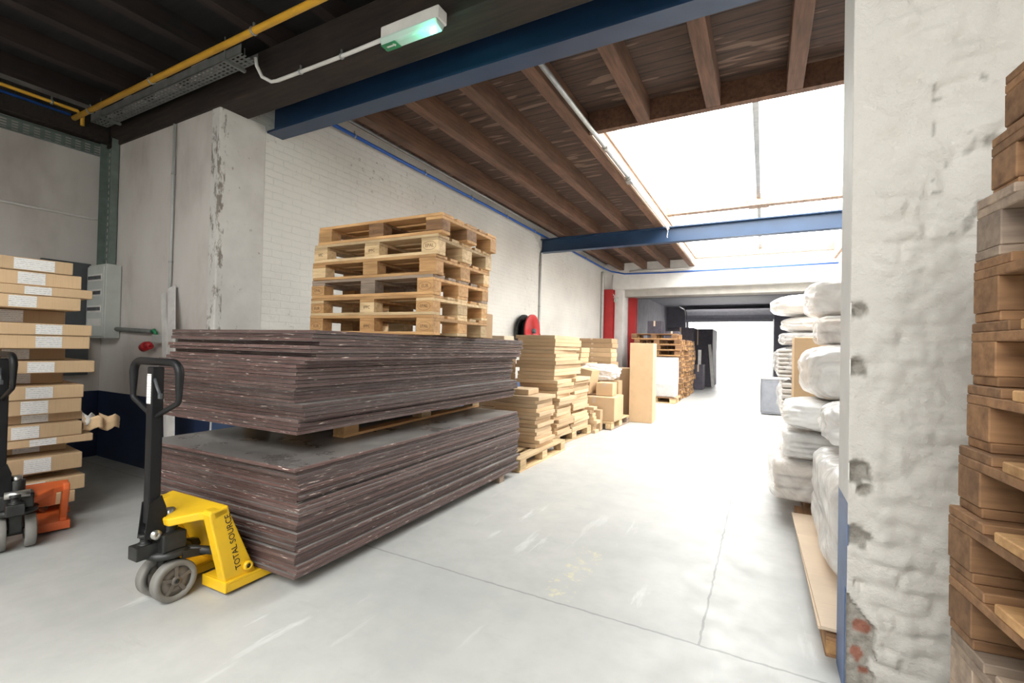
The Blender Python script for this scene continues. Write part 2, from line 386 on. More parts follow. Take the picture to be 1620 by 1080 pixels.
# ------------------------------------------------------------------ the setting
def setting():
    b = MB()
    b.box(-8, -6, -.2, 6, 26, 0); struct(b.build('floor', 'floor'), 'grey polished concrete floor with pale tyre scrapes and saw cut joints')
    b = MB(); b.box(-30, 26, -.2, 30, 90, 0); struct(b.build('ground_outside', 'yard'), 'pale concrete yard outside the far open doorway')
    dz = .72
    b = MB(); b.box(-6.75, -6, 0, -6.5, 2.67, 4); struct(b.build('wall_left', 'plaster'), 'stained off-white plaster wall behind the carton stack')
    b = MB(); b.box(-6.499, -6, 0, -6.494, 2.42, dz); struct(b.build('trim_1', 'dado'), 'blue painted dado along the left plaster wall, darkened for shade')
    b = MB(); b.box(-6.5, 2.42, 0, -4.36, 2.67, 3.9); struct(b.build('wall_back', 'plaster'), 'stained plaster return wall carrying the breaker box')
    b = MB(); b.box(-6.49, 2.414, 0, -4.34, 2.42, dz); struct(b.build('trim_2', 'dado'), 'blue painted dado on the plaster return wall, darkened for shade')
    # long brick wall with its plain plaster quoin
    b = MB(); b.box(-4.6, 2.425, 0, -4.33, 14.0, 3.9); struct(b.build('wall_passage_left', 'brick'), 'long white painted brick wall along the passage')
    b = MB(); b.box(-4.45, 2.415, 0, -4.322, 2.86, 3.42); struct(b.build('trim_3', 'quoin', bevel=.012), 'plain white plaster quoin at the corner of the brick wall')
    b = MB(); b.box(-4.33, 2.865, 0, -4.324, 13.5, dz - .03); b.box(-4.322, 2.42, 0, -4.317, 2.86, dz - .03)
    struct(b.build('trim_4', 'dado_blue'), 'blue painted dado at the foot of the brick wall')
    # right pier: lumpy whitewashed brick front, plastered jamb with blue dado
    X0, X1, Y0, Y1, Z1 = .288, 3.2, 2.17, 2.42, 3.95
    b = MB(); b.box(X0, Y0 + .05, 0, X1, Y1, .74, 1); b.box(X0, Y0 + .05, .74, X1, Y1, Z1, 2); b.box(X0, Y0 + .004, .41, X0 + .004, Y0 + .05, .74, 1); b.box(X0, Y0 + .004, .74, X0 + .004, Y0 + .05, Z1, 2)
    nx, nz = 140, 340; W = 1.6; vs = []; mm = []
    holes = [(.315, 1.47, .035, .03), (.31, 1.255, .04, .03), (.32, .86, .05, .03), (.34, .80, .03, .025), (.315, .62, .05, .022), (.33, .45, .02, .02)]
    def hgt(x, z):
        nzv = noise.noise((x * 6, z * 6, 1.3)); wob = noise.noise((x * 3.1, z * 2.2, 7.7)) * .045 + noise.noise((x * 9, z * 7, 3.7)) * .016
        row = (z + wob) / .075; k = math.floor(row); fr = row - k
        cx = (x + wob * 1.3 + (.11 if k % 2 else 0) + .03 * math.sin(k * 3.1)) / .22; fc = cx - math.floor(cx)
        e = min(min(fr, 1 - fr) * .075, min(fc, 1 - fc) * .22)
        lump = min(1, e / .022); lump = lump * lump * (3 - 2 * lump)
        rnd = noise.noise((k * 5.3, math.floor(cx) * 7.9, 2.2))
        vis = min(1, max(.05, .35 + 1.5 * noise.noise((x * 3.3, z * 2.7, 12)) + .35 * (1 - min(1, abs(z - .3) / .5))))
        edge = min(1, max(0, (x - X0 - .045 - .02 * nzv) / .05))
        h = edge * (.017 * lump * vis * (.8 + .6 * rnd) + .014 * nzv + .016 * abs(noise.noise((x * 10, z * 12, 2))) + .010 * noise.noise((x * 15, z * 15, 31)) + .0035 * noise.noise((x * 28, z * 28, 5))) + .002 * noise.noise((x * 40, z * 40, 9))
        for hx, hz, r, d in holes:
            q = ((x - hx) ** 2 + (z - hz) ** 2) ** .5 + .012 * noise.noise((x * 40, z * 40, 3))
            if q < r: h -= d * min(1, (r - q) / (r * .5))
        return h
    def broken(x, z):
        lim = .085 + .03 * noise.noise((x * 18, z * 18, 4))
        return z < .40 and (x - X0) < lim * (1 - max(0, z - .28) / .13)
    for j in range(nz + 1):
        z = Z1 * j / nz if j else 0
        for i in range(nx + 1):
            x = X0 + W * (i / nx) ** 1.5
            h = hgt(x, z)
            if broken(x, z): h = -.022 + .012 * noise.noise((x * 30, z * 30, 8))
            vs.append((x, Y0 - h if i else Y0 + .006, z))
    fs = [(j * (nx + 1) + i, j * (nx + 1) + i + 1, (j + 1) * (nx + 1) + i + 1, (j + 1) * (nx + 1) + i) for j in range(nz) for i in range(nx)]
    b.add(vs, fs, 0, True)
    dam = [0.] * 32; red = [0.] * 32
    for x, y, z in vs:
        d = 0.; rd = 0.
        for hx, hz, r, dd in holes[:5]:
            q = ((x - hx) ** 2 + (z - hz) ** 2) ** .5 + .016 * noise.noise((x * 34, z * 34, 3)); d = max(d, min(1, max(0, (r * .95 - q) / .008)))
        if .52 < x < 1.0 and 1.72 < z < 2.3:
            g = noise.noise((x * 9, z * 13, 21)) + .5 * noise.noise((x * 30, z * 30, 2)) - 1.2 * max(0, .66 - x); d = max(d, min(.8, max(0, (g - .22) / .12)))
        if broken(x, z): d = 1.
        for bx, bz, sx, sz in ((.338, .285, .030, .028), (.322, .175, .022, .030), (.345, .12, .02, .015)):
            q = ((x - bx) / sx) ** 2 + ((z - bz) / sz) ** 2 + .8 * noise.noise((x * 40, z * 40, 14)); rd = max(rd, min(1, max(0, (1 - q) / .3)))
        dam.append(d); red.append(rd)
    o = struct(b.build('wall_right', ['pier', 'dado_blue', 'white']), 'lumpy white painted brick pier with chipped corner beside the passage')
    for nm, arr in (('damage', dam), ('bare_brick', red)):
        at = o.data.attributes.new(nm, 'FLOAT', 'POINT'); at.data.foreach_set('value', arr)
    b = MB(); b.box(1.75, 2.42, 0, 1.95, 14, 3.95); struct(b.build('wall_passage_right', 'white'), 'white wall of the passage behind the wrapped bundles')
    b = MB(); b.box(3.2, -6, 0, 3.4, 2.42, 4); struct(b.build('wall_side', 'white'), 'white side wall beyond the right pallet stack')
    # wall behind the camera
    b = MB(); b.box(-6.75, -6.2, 0, 3.4, -6, 4)
    struct(b.build('wall_rear', 'white'), 'white end wall of the near bay behind the camera')
    # far opening: stepped lintel, jambs
    b = MB(); b.box(-4.33, 13.95, 3.12, 1.95, 14.2, 4.2); struct(b.build('wall_far_lintel', 'white', bevel=.01), 'broad white lintel across the end of the passage')
    b = MB(); b.box(-4.33, 14.205, 2.92, 1.95, 14.75, 4.2); struct(b.build('trim_5', 'grey_lintel'), 'grey stepped soffit under the white lintel')
    b = MB(); b.box(-4.6, 14.0, 0, -3.76, 14.6, 3.12); struct(b.build('wall_far_jamb', 'white'), 'pale jamb beside the red columns')
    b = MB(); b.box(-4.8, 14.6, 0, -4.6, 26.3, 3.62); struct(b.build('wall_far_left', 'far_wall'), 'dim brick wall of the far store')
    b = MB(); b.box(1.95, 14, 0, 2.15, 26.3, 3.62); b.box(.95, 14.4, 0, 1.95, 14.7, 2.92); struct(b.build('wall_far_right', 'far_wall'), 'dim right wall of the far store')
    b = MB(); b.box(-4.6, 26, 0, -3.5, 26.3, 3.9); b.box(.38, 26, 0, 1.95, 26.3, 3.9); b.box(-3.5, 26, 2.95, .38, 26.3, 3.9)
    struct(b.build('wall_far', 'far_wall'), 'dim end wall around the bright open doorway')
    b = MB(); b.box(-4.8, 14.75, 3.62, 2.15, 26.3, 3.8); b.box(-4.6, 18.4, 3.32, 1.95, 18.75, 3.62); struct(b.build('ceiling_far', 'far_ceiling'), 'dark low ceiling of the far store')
    # ceilings (roof boards)
    b = MB(); b.box(-6.75, -6.2, 3.9, 3.4, -4.4, 3.96); b.box(-6.75, -4.4, 3.9, -4.0, -1.0, 3.96); b.box(1.9, -4.4, 3.9, 3.4, -1.0, 3.96); b.box(-6.75, -1.0, 3.9, 3.4, 2.85, 3.96); struct(b.build('ceiling', 'boards_dark'), 'smoke and shade blackened board ceiling over the near bay')
    b = MB(); b.box(-4.6, 2.85, 3.9, -1.73, 14.2, 3.96); b.box(-1.73, 2.85, 3.9, 1.95, 4.98, 3.96)
    struct(b.build('ceiling_passage', 'boards'), 'brown board ceiling of the passage beside the skylight')
    root = empty('added_rooflight', (-1.05, -2.7, 3.98)); struct(root, 'added unseen rooflight lighting the near bay behind the camera')  # added rooflight, out of view, to light the near bay from above
    for x0, x1 in ((-2.95, 0), (.01, 2.95)):
        b = MB(); b.box(x0, -1.7, 0, x1, 1.7, .01); b.build('pane', 'glass', root)
    # skylight: curbs, bars, glazing
    root = empty('window_1', (0, 0, 4.1)); struct(root, 'large glazed rooflight flooding the passage with daylight')
    b = MB()
    b.box(-1.76, 4.9, 3.9, -1.70, 13.95, 4.12); b.box(-1.76, 4.98, 3.69, -1.725, 13.95, 3.9); b.build('curb', 'curb', root, (0, 0, -4.1))
    b = MB(); b.box(1.5, 4.9, 3.68, 1.56, 13.95, 4.12); b.build('curb', 'curb', root, (0, 0, -4.1))
    b = MB(); b.box(-1.73, 4.9, 3.685, 1.5, 4.98, 4.12); b.build('trimmer', 'joist', root, (0, 0, -4.1))
    b = MB(); b.box(-1.7, 13.9, 3.9, 1.5, 13.95, 4.12); b.build('curb', 'curb', root, (0, 0, -4.1))
    b = MB(); b.box(-1.70, 9.45, 3.955, 1.5, 9.62, 4.115); b.box(-.28, 9.38, 3.94, .05, 9.64, 4.13); b.build('cross_bar', 'curb', root, (0, 0, -4.1))
    b = MB(); b.box(-.15, 4.98, 4.06, -.085, 13.9, 4.13); b.build('glazing_bar', 'galv', root, (0, 0, -4.1))
    for x0, x1 in ((-1.74, -.12), (-.11, 1.53)):
        for y0, y1 in ((4.92, 9.52), (9.53, 13.94)):
            b = MB(); b.box(x0, y0, 4.135, x1, y1, 4.147); b.build('pane', 'glass', root, (0, 0, -4.1))
setting()

# ------------------------------------------------------------------ beams, joists, services
def ibeam(name, x0, x1, y, z0, z1, w, mat):
    b = MB(); b.box(x0, y, z0, x1, y + w, z0 + .022); b.box(x0, y, z1 - .022, x1, y + w, z1); b.box(x0, y + w / 2 - .008, z0 + .022, x1, y + w / 2 + .008, z1 - .022)
    return b.build(name, mat)
def services():
    o = ibeam('steel_beam', -4.42, 2.9, 2.87, 3.35, 3.68, .17, 'blue_steel'); tag(o, 'nearest dark blue steel beam spanning the passage overhead', 'beam', 'blue steel beams over the passage')
    o = ibeam('steel_beam', -4.42, 1.9, 9.27, 3.385, 3.68, .17, 'blue_steel'); tag(o, 'farther light blue steel beam crossing under the skylight', 'beam', 'blue steel beams over the passage')
    # joists over the passage
    xs = [-3.86, -3.18, -2.53, -1.88, -1.20, -.53, .15, .82]
    where = ['closest to the long brick wall', 'second from the brick wall', 'third from the brick wall', 'carrying the steel conduit along the skylight edge',
             'leftmost of the short ones ending at the skylight', 'second of the short ones ending at the skylight', 'third of the short ones ending at the skylight', 'beside the pier ending at the skylight']
    for i, x in enumerate(xs):
        y1 = 13.95 if i < 4 else 4.9
        b = MB(); b.box(-.065, 2.95 - 2.95, 0, .065, y1 - 2.95, .215)
        o = b.build('ceiling_joist', 'joist', None, (x + .065, 2.95, 3.685), bevel=.006)
        tag(o, 'brown timber joist over the passage, ' + where[i], 'joist', 'timber joists over the passage')
    n = 0
    names = ['at the wall corner', 'second from the left wall', 'third from the left wall', 'fourth from the left wall', 'fifth from the left wall', 'sixth from the left wall', 'seventh from the left wall', 'eighth from the left wall']
    for i in range(8):
        x = -6.2 + .66 * i
        b = MB(); b.box(-.05, 0, 0, .05, 8.5, .17)
        o = b.build('ceiling_joist', 'joist_dark', None, (x, -5.9, 3.73)); tag(o, 'smoke and shade blackened joist over the near bay, ' + names[i], 'joist', 'blackened joists over the near bay')
    # timber lintel over the opening
    b = MB(); b.box(-6.5, 2.40, 3.40, 2.2, 2.68, 3.73)
    tag(b.build('lintel_beam', 'lintel_wood', bevel=.012), 'long sooty timber lintel above the return wall and passage mouth', 'lintel')
    b = MB(); b.box(-6.5, -6, 3.44, -6.36, 2.4, 3.73); tag(b.build('wall_plate_beam', 'lintel_wood', bevel=.01), 'grey timber wall plate along the top of left wall', 'beam')
    # perforated cable trays
    def tray_perf(name, length, w, h, mat, step=.05):
        """U channel with rows of slots, along local +x, open to +z"""
        b = MB(); rows = 4; t = .003
        ys = [-w / 2 + w * k / (2 * rows + 1) for k in range(2 * rows + 2)]
        for k in range(2 * rows + 1):
            if k % 2 == 0: b.box(0, ys[k], 0, length, ys[k + 1], t)
            else:
                x = 0
                while x < length - 1e-6:
                    b.box(x, ys[k], 0, min(length, x + step * .42), ys[k + 1], t); x += step
        b.box(0, -w / 2, 0, length, -w / 2 + t, h); b.box(0, w / 2 - t, 0, length, w / 2, h)
        return b, name, mat
    b, nm, mt = tray_perf('cable_tray', 2.58, .14, .075, 'tray', .06)
    o = b.build('cable_tray', mt, None, (-6.2, 2.235, 3.545)); tag(o, 'long perforated zinc cable tray hung beneath the blackened ceiling', 'cable tray')
    for x in (.25, 2.38):
        c = MB(); c.box(x - .015, -.09, -.02, x + .015, .09, -.0); c.tube([(x, .08, -.01), (x, .08, .18)], .005, 6); c.tube([(x, -.08, -.01), (x, -.08, .18)], .005, 6); c.build('hanger', 'tray', o)
    b, nm, mt = tray_perf('cable_tray', 1.36, .27, .07, 'tray_green', .07)
    o = b.build('cable_tray', mt, None, (-6.31, 2.418, 2.09))
    # local x -> world z, local y -> world x, local z -> world -y
    o.matrix_world = Matrix(((0, 1, 0, -6.32), (0, 0, -1, 2.415), (1, 0, 0, 2.09), (0, 0, 0, 1)))
    tag(o, 'grey green vertical cable tray rising above the breaker box', 'cable tray')
    b, nm, mt = tray_perf('cable_tray', 6.0, .12, .05, 'tray_green', .08)
    o = b.build('cable_tray', mt); o.matrix_world = Matrix(((0, 0, 1, -6.488), (1, 0, 0, -3.65), (0, 1, 0, 3.36), (0, 0, 0, 1)))
    tag(o, 'narrow dark cable tray along the top of left wall', 'cable tray')
    # pipes
    def pipe(name, pts, r, mat, label, cat='pipe', clips=(), clipmat='galv', group=None, n=10, axis='x'):
        b = MB(); b.tube(pts, r, n); o = b.build(name, mat); tag(o, label, cat, group)
        for c in clips:
            k = MB(); k.lathe([(-.008, r + .001), (-.008, r + .006), (.008, r + .006), (.008, r + .001)], axis, 16, 0, c)
            k.box(c[0] - .006, c[1] - .006, c[2] + r, c[0] + .006, c[1] + .006, c[2] + r + .035); k.build('clip', clipmat, o)
        return o
    pipe('gas_pipe', [(-6.1, 2.0, 3.49), (-2.2, 2.0, 3.49), (1.5, 2.0, 3.49)], .024, 'yellow_pipe', 'yellow painted gas pipe hung above the perforated cable tray', clips=[(-5.75, 2.0, 3.49), (-4.6, 2.0, 3.49), (-3.2, 2.0, 3.49), (-2.35, 2.0, 3.49)])
    pipe('gas_pipe', [(-6.33, -4, 3.66), (-6.33, 2.1, 3.66), (-6.26, 2.12, 3.60), (-6.26, 2.12, 3.5)], .018, 'yellow_pipe', 'thin yellow gas pipe along the top of left wall', clips=[(-6.33, 1.3, 3.66), (-6.33, 1.9, 3.66)], axis='y')
    pipe('water_pipe', [(-6.34, -4, 3.60), (-6.34, 2.05, 3.60)], .014, 'blue_pipe', 'blue pipe under the thin yellow pipe on left wall')
    pts = [(-4.25, 2.9, 3.735), (-4.25, 5, 3.725), (-4.25, 7, 3.735), (-4.25, 9.2, 3.73), (-4.25, 11.5, 3.735), (-4.25, 13.6, 3.72), (-4.1, 13.85, 3.66), (-3.7, 13.9, 3.57), (-2.6, 13.91, 3.545), (-1, 13.91, 3.55), (1.6, 13.91, 3.56)]
    pipe('water_pipe', pts, .021, 'blue_pipe', 'bright blue pipe running along top of brick wall and lintel', clips=[(-4.25, y, 3.73) for y in (3.9, 5.2, 6.4, 7.6, 8.8, 10.4, 12)], axis='y')
    pipe('conduit', [(-4.12, 2.95, 3.80), (-4.12, 13.6, 3.78)], .014, 'galv', 'thin grey conduit between blue pipe and first joist')
    o = pipe('conduit', [(-1.66, 2.95, 3.655), (-1.66, 6.35, 3.655)], .026, 'galv', 'steel conduit along the left edge of skylight, near length', group='skylight conduits')
    b = MB(); b.lathe([(-.05, .026), (-.05, .034), (.05, .034), (.05, .026)], 'y', 16, 0, (-1.66, 5.3, 3.655)); b.lathe([(-.03, .026), (-.03, .036), (.03, .036), (.03, .026)], 'y', 16, 0, (-1.66, 6.33, 3.655)); b.build('coupling', 'chrome', o)
    o = pipe('conduit', [(-1.66, 6.42, 3.655), (-1.655, 9.2, 3.655), (-1.66, 12.8, 3.65)], .03, 'pvc_white', 'pale conduit along the left edge of skylight, far length', group='skylight conduits')
    b = MB(); b.box(-1.70, 6.34, 3.60, -1.62, 6.46, 3.69); b.build('junction_box', 'galv', o)
    b = MB(); b.tube([(-1.64, 9.1, 3.64), (-1.62, 9.12, 3.55), (-1.63, 9.1, 3.45), (-1.62, 9.08, 3.42)], .006, 6); b.build('loose_wire', 'pvc_white', o)
    pipe('conduit', [(-3.55, 13.9, 3.635), (-1.95, 13.9, 3.635)], .022, 'pvc_white', 'white conduit across the top of white lintel')
    pipe('conduit', [(-4.30, 9.23, 3.37), (-4.30, 9.23, 0.3)], .022, 'pvc', 'grey conduit dropping down brick wall below the second beam', clips=[(-4.30, 9.23, 3.1), (-4.30, 9.23, 2.2)], axis='z')
    pipe('drain_pipe', [(-4.28, 13.62, 3.62), (-4.28, 13.62, 3.5), (-4.28, 13.62, 0.02)], .045, 'pvc', 'grey vertical pipe at the far end of brick wall')
    pipe('conduit', [(-4.06, 13.9, 3.55), (-4.06, 13.92, 3.0), (-3.98, 13.88, 2.89)], .018, 'pvc_white', 'white cable dropping to the small green lamp')
    pipe('conduit', [(-5.04, 2.397, 1.38), (-5.04, 2.397, 3.38)], .013, 'pvc', 'thin grey conduit rising up the plaster return wall', clips=[(-5.04, 2.397, 2.05), (-5.04, 2.397, 2.9)], axis='z')
    pipe('conduit', [(-6.488, -4, 2.6), (-6.488, .8, 2.6), (-6.488, 2.3, 2.6), (-6.48, 2.4, 2.62)], .012, 'pvc_white', 'white surface conduit running along left plaster wall')
    pipe('conduit', [(-6.05, 2.385, 1.40), (-5.32, 2.385, 1.375)], .022, 'tray', 'short grey hose from breaker box to wall socket')
    b = MB(); b.tube([(-5.32, 2.385, 1.375), (-5.28, 2.385, 1.39), (-5.25, 2.385, 1.36), (-5.25, 2.39, 1.335)], .016, 8)
    tag(b.build('cable_end', 'sign_green'), 'short green cable loop above the grey wall socket', 'cable')
    pipe('conduit', [(-3.60, 2.27, 3.56), (-3.595, 2.28, 3.50), (-3.585, 2.32, 3.43), (-3.54, 2.37, 3.405), (-3.48, 2.383, 3.405), (-2.8, 2.383, 3.40), (-2.312, 2.375, 3.40)], .014, 'pvc_white', 'white conduit on the timber lintel leading to the exit light', clips=[(-3.2, 2.383, 3.405), (-2.75, 2.383, 3.40)])
    # exit light
    t = empty('exit_light', (-2.05, 2.33, 3.36)); tag(t, 'white emergency exit light glowing green on the timber lintel', 'exit light')
    b = MB(); b.prism([(-.24, -.02), (.24, -.02), (.24, .065), (-.24, .065)], 'y', -.03, .065); b.build('housing', 'pvc_white', t, bevel=.008)
    b = MB(); b.prism([(-.05, -.02), (-.03, -.065), (.03, -.075), (.055, -.02)], 'x', -.235, .235); b.build('diffuser', 'lens', t, bevel=.012)
    b = MB(); b.box(-.22, -.044, -.078, -.10, .024, -.0745); p = b.build('exit_legend', 'sign_green', t)
    b = MB(); b.box(-.19, -.02, -.0805, -.13, -.008, -.078); b.prism([(-.13, -.03), (-.13, .002), (-.112, -.014)], 'z', -.0805, -.078); b.build('arrow', 'white_board', p)
    b = MB(); b.lathe([(-.02, .001), (-.02, .014), (.02, .014), (.02, .001)], 'x', 12, 0, (.19, -.01, -.083)); b.build('lamp', 'green_glow', t)
    b = MB(); b.box(-.255, -.012, -.012, -.24, .012, .012); b.build('cable_gland', 'pvc', t)
    L = bpy.data.lights.new('exit_lamp_light', 'POINT'); L.energy = 1.0; L.color = (.1, 1, .6); L.shadow_soft_size = .03
    lo = bpy.data.objects.new('exit_lamp_light', L); COL.objects.link(lo); lo.location = (.19, -.03, -.13); lo.parent = t
    t = empty('exit_light', (-3.95, 13.87, 2.78)); tag(t, 'small green lit exit lamp on the far red column', 'exit light')
    b = MB(); b.box(-.045, -.03, -.05, .045, .03, .05); b.build('lamp', 'lens', t, bevel=.01)
    b = MB(); b.box(-.07, .0, .07, .07, .06, .10); b.build('bracket', 'pvc_white', t)
    # red columns
    for nm, x0, x1, y, lab in (('steel_column', -4.27, -3.99, 13.72, 'bright red steel column at the end of brick wall'), ('steel_column', -3.75, -3.52, 14.62, 'darker red steel column behind the white jamb')):
        b = MB(); b.box(x0, y, 0, x1, y + .02, 3.1); b.box(x0, y + .2, 0, x1, y + .22, 3.1); b.box((x0 + x1) / 2 - .01, y + .02, 0, (x0 + x1) / 2 + .01, y + .2, 3.1)
        tag(b.build(nm, 'red_steel'), lab, 'column', 'red columns at the passage end')
    # breaker box
    t = empty('breaker_box', (-6.25, 2.34, 1.30)); tag(t, 'pale grey breaker box on the corner of return wall', 'breaker box')
    b = MB(); b.box(-.20, -.06, 0, .20, .075, .78); b.build('enclosure', 'box_grey', t, bevel=.006)
    b = MB(); b.box(-.19, -.075, .02, .19, -.06, .76); b.build('cover', 'box_grey', t, bevel=.004)
    for k, z in enumerate((.60, .44, .27, .13)):
        b = MB(); b.box(-.15, -.079, z, .15, -.0745, z + .075); p = b.build('breaker_window', 'pvc_white', t)
        for j in range(9 if k < 3 else 0):
            c = MB(); c.box(-.145 + j * .032, -.087, z + .02, -.12 + j * .032, -.079, z + .055); c.build('breaker', 'breaker', p)
    b = MB(); b.box(-.02, -.2, 0, .02, .2, 1.2); o = b.build('control_panel', 'charcoal', None, (-6.47, 2.1, .9), bevel=.004); tag(o, 'dark grey flat panel on left wall behind the cartons', 'panel')
    # wall socket + red connector
    t = empty('wall_socket', (-5.05, 2.40, 1.30)); tag(t, 'grey wall socket block with red industrial plug outlet', 'socket')
    b = MB(); b.box(-.2, -.05, -.035, .2, .015, .045); b.build('casing', 'pvc', t, bevel=.006)
    b = MB(); b.lathe([(-.09, .001), (-.09, .042), (-.03, .045), (0, .03), (0, .001)], 'x', 18); o = b.build('plug', 'red_plastic', t, (-.24, -.06, -.055), rot=(0, R(-20), 0))
    b = MB(); b.lathe([(0, .001), (0, .036), (.05, .030), (.05, .001)], 'x', 18); b.build('plug_nose', 'red_plastic', t, (-.24, -.06, -.055), rot=(0, R(20), 0))
    # planks leaning on the return wall
    for i, (x, x2, lab) in enumerate(((-4.98, -4.36, 'white edged plank leaning on the return wall beside wall socket'), (-5.07, -4.50, 'narrow white batten leaning behind the white plank'))):
        a = Vector((x, 2.385 - .025 * i, 1.80 - .06 * i)); c = Vector((x2, 2.12 + .05 * i, .02)); d = (c - a)
        b = MB(); w = .055 if i == 0 else .03; b.box(-w, -.009, 0, w, .009, d.length)
        o = b.build('plank', 'white_board'); z = -d.normalized(); yv = Vector((0, -1, 0)); yv = (yv - z * yv.dot(z)).normalized(); xv = yv.cross(z)
        m = Matrix((xv, yv, z)).transposed().to_4x4(); m.translation = c; o.matrix_world = m; tag(o, lab, 'plank')
    # fire hose reel
    t = empty('hose_reel', (-4.32, 8.38, 1.63)); tag(t, 'red and black hose reel mounted on brick wall', 'hose reel')
    def disc(x, r, mat, nm):
        b = MB(); b.lathe([(x - .012, .02), (x - .012, r - .03), (x - .02, r), (x + .012, r), (x + .006, r - .03), (x + .006, .02)], 'x', 36); return b.build(nm, mat, t)
    disc(.09, .33, 'black', 'rear_flange'); disc(.27, .33, 'red_steel', 'front_flange')
    b = MB(); b.lathe([(.10, .01), (.10, .22), (.255, .22), (.255, .01)], 'x', 28); b.build('hose_coil', 'black', t)
    b = MB(); b.lathe([(0, .01), (0, .05), (.33, .05), (.33, .01)], 'x', 16); b.build('hub', 'charcoal', t)
    b = MB(); b.tube([(.2, .0, .30), (.2, .16, .27), (.2, .34, .14), (.2, .5, -.08), (.2, .58, -.3)], .02, 10); b.build('hose', 'charcoal', t)
services()

# ------------------------------------------------------------------ pallets
def make_pallet(name, mat, L=1.2, W=.8, H=.144, stamps=None, alt=None):
    """block pallet, long axis x, base centre at the origin"""
    k = H / .144; t = .022 * k; bh = .078 * k
    root = empty(name, (0, 0, 0)); cols = [mat, alt or mat]; bw = (.10, .145, .10)
    ys = (-W / 2 + .05, 0, W / 2 - .05); xs = (-L / 2 + .0725, 0, L / 2 - .0725)
    pick = lambda p: cols[1] if random.random() < p else cols[0]
    def bx(nm, x, y, z, sx, sy, sz, m):
        b = MB(); b.box(-sx / 2, -sy / 2, 0, sx / 2, sy / 2, sz); return b.build(nm, m, root, (x + random.uniform(-.003, .003), y, z), random.uniform(-.006, .006), bevel=.0025, seg=1)
    for y, w in zip(ys, bw): bx('bottom_board', 0, y, 0, L, w, t, pick(.2))
    for i, x in enumerate(xs):
        for j, (y, w) in enumerate(zip(ys, bw)):
            o = bx('block', x, y, t, .145, w, bh, pick(.35))
            if stamps and j == 0 and stamps[i]:
                s = stamps[i]
                if s in ('EPAL', 'EUR'):
                    c = MB(); n = 28; pts = [(.055 * math.cos(2 * math.pi * q / n), 0, .03 * k * math.sin(2 * math.pi * q / n)) for q in range(n)]
                    c.tube(pts, .0011, 4, closed=True); c.build('stamp_ring', 'brand_ink', o, (0, -w / 2 - .0005, bh / 2))
                text_obj(s, .034 if len(s) < 5 else .018, 'stamp', 'black_ink' if s == 'VIC' else 'brand_ink', o, Matrix.Translation((0, -w / 2 - .001, bh / 2)) @ Matrix.Rotation(R(90), 4, 'X'), .0004)
    for x in xs: bx('stringer_board', x, 0, t + bh, .145, W, t, pick(.2))
    dw = (.145, .10, .145, .10, .145); step = (W - .145) / 4
    for q in range(5): bx('deck_board', 0, -W / 2 + .0725 + step * q, 2 * t + bh, L, dw[q], t, pick(.2))
    return root
def put(o, x, y, z, rz=0.): o.location = (x, y, z); o.rotation_euler = (0, 0, rz); return o

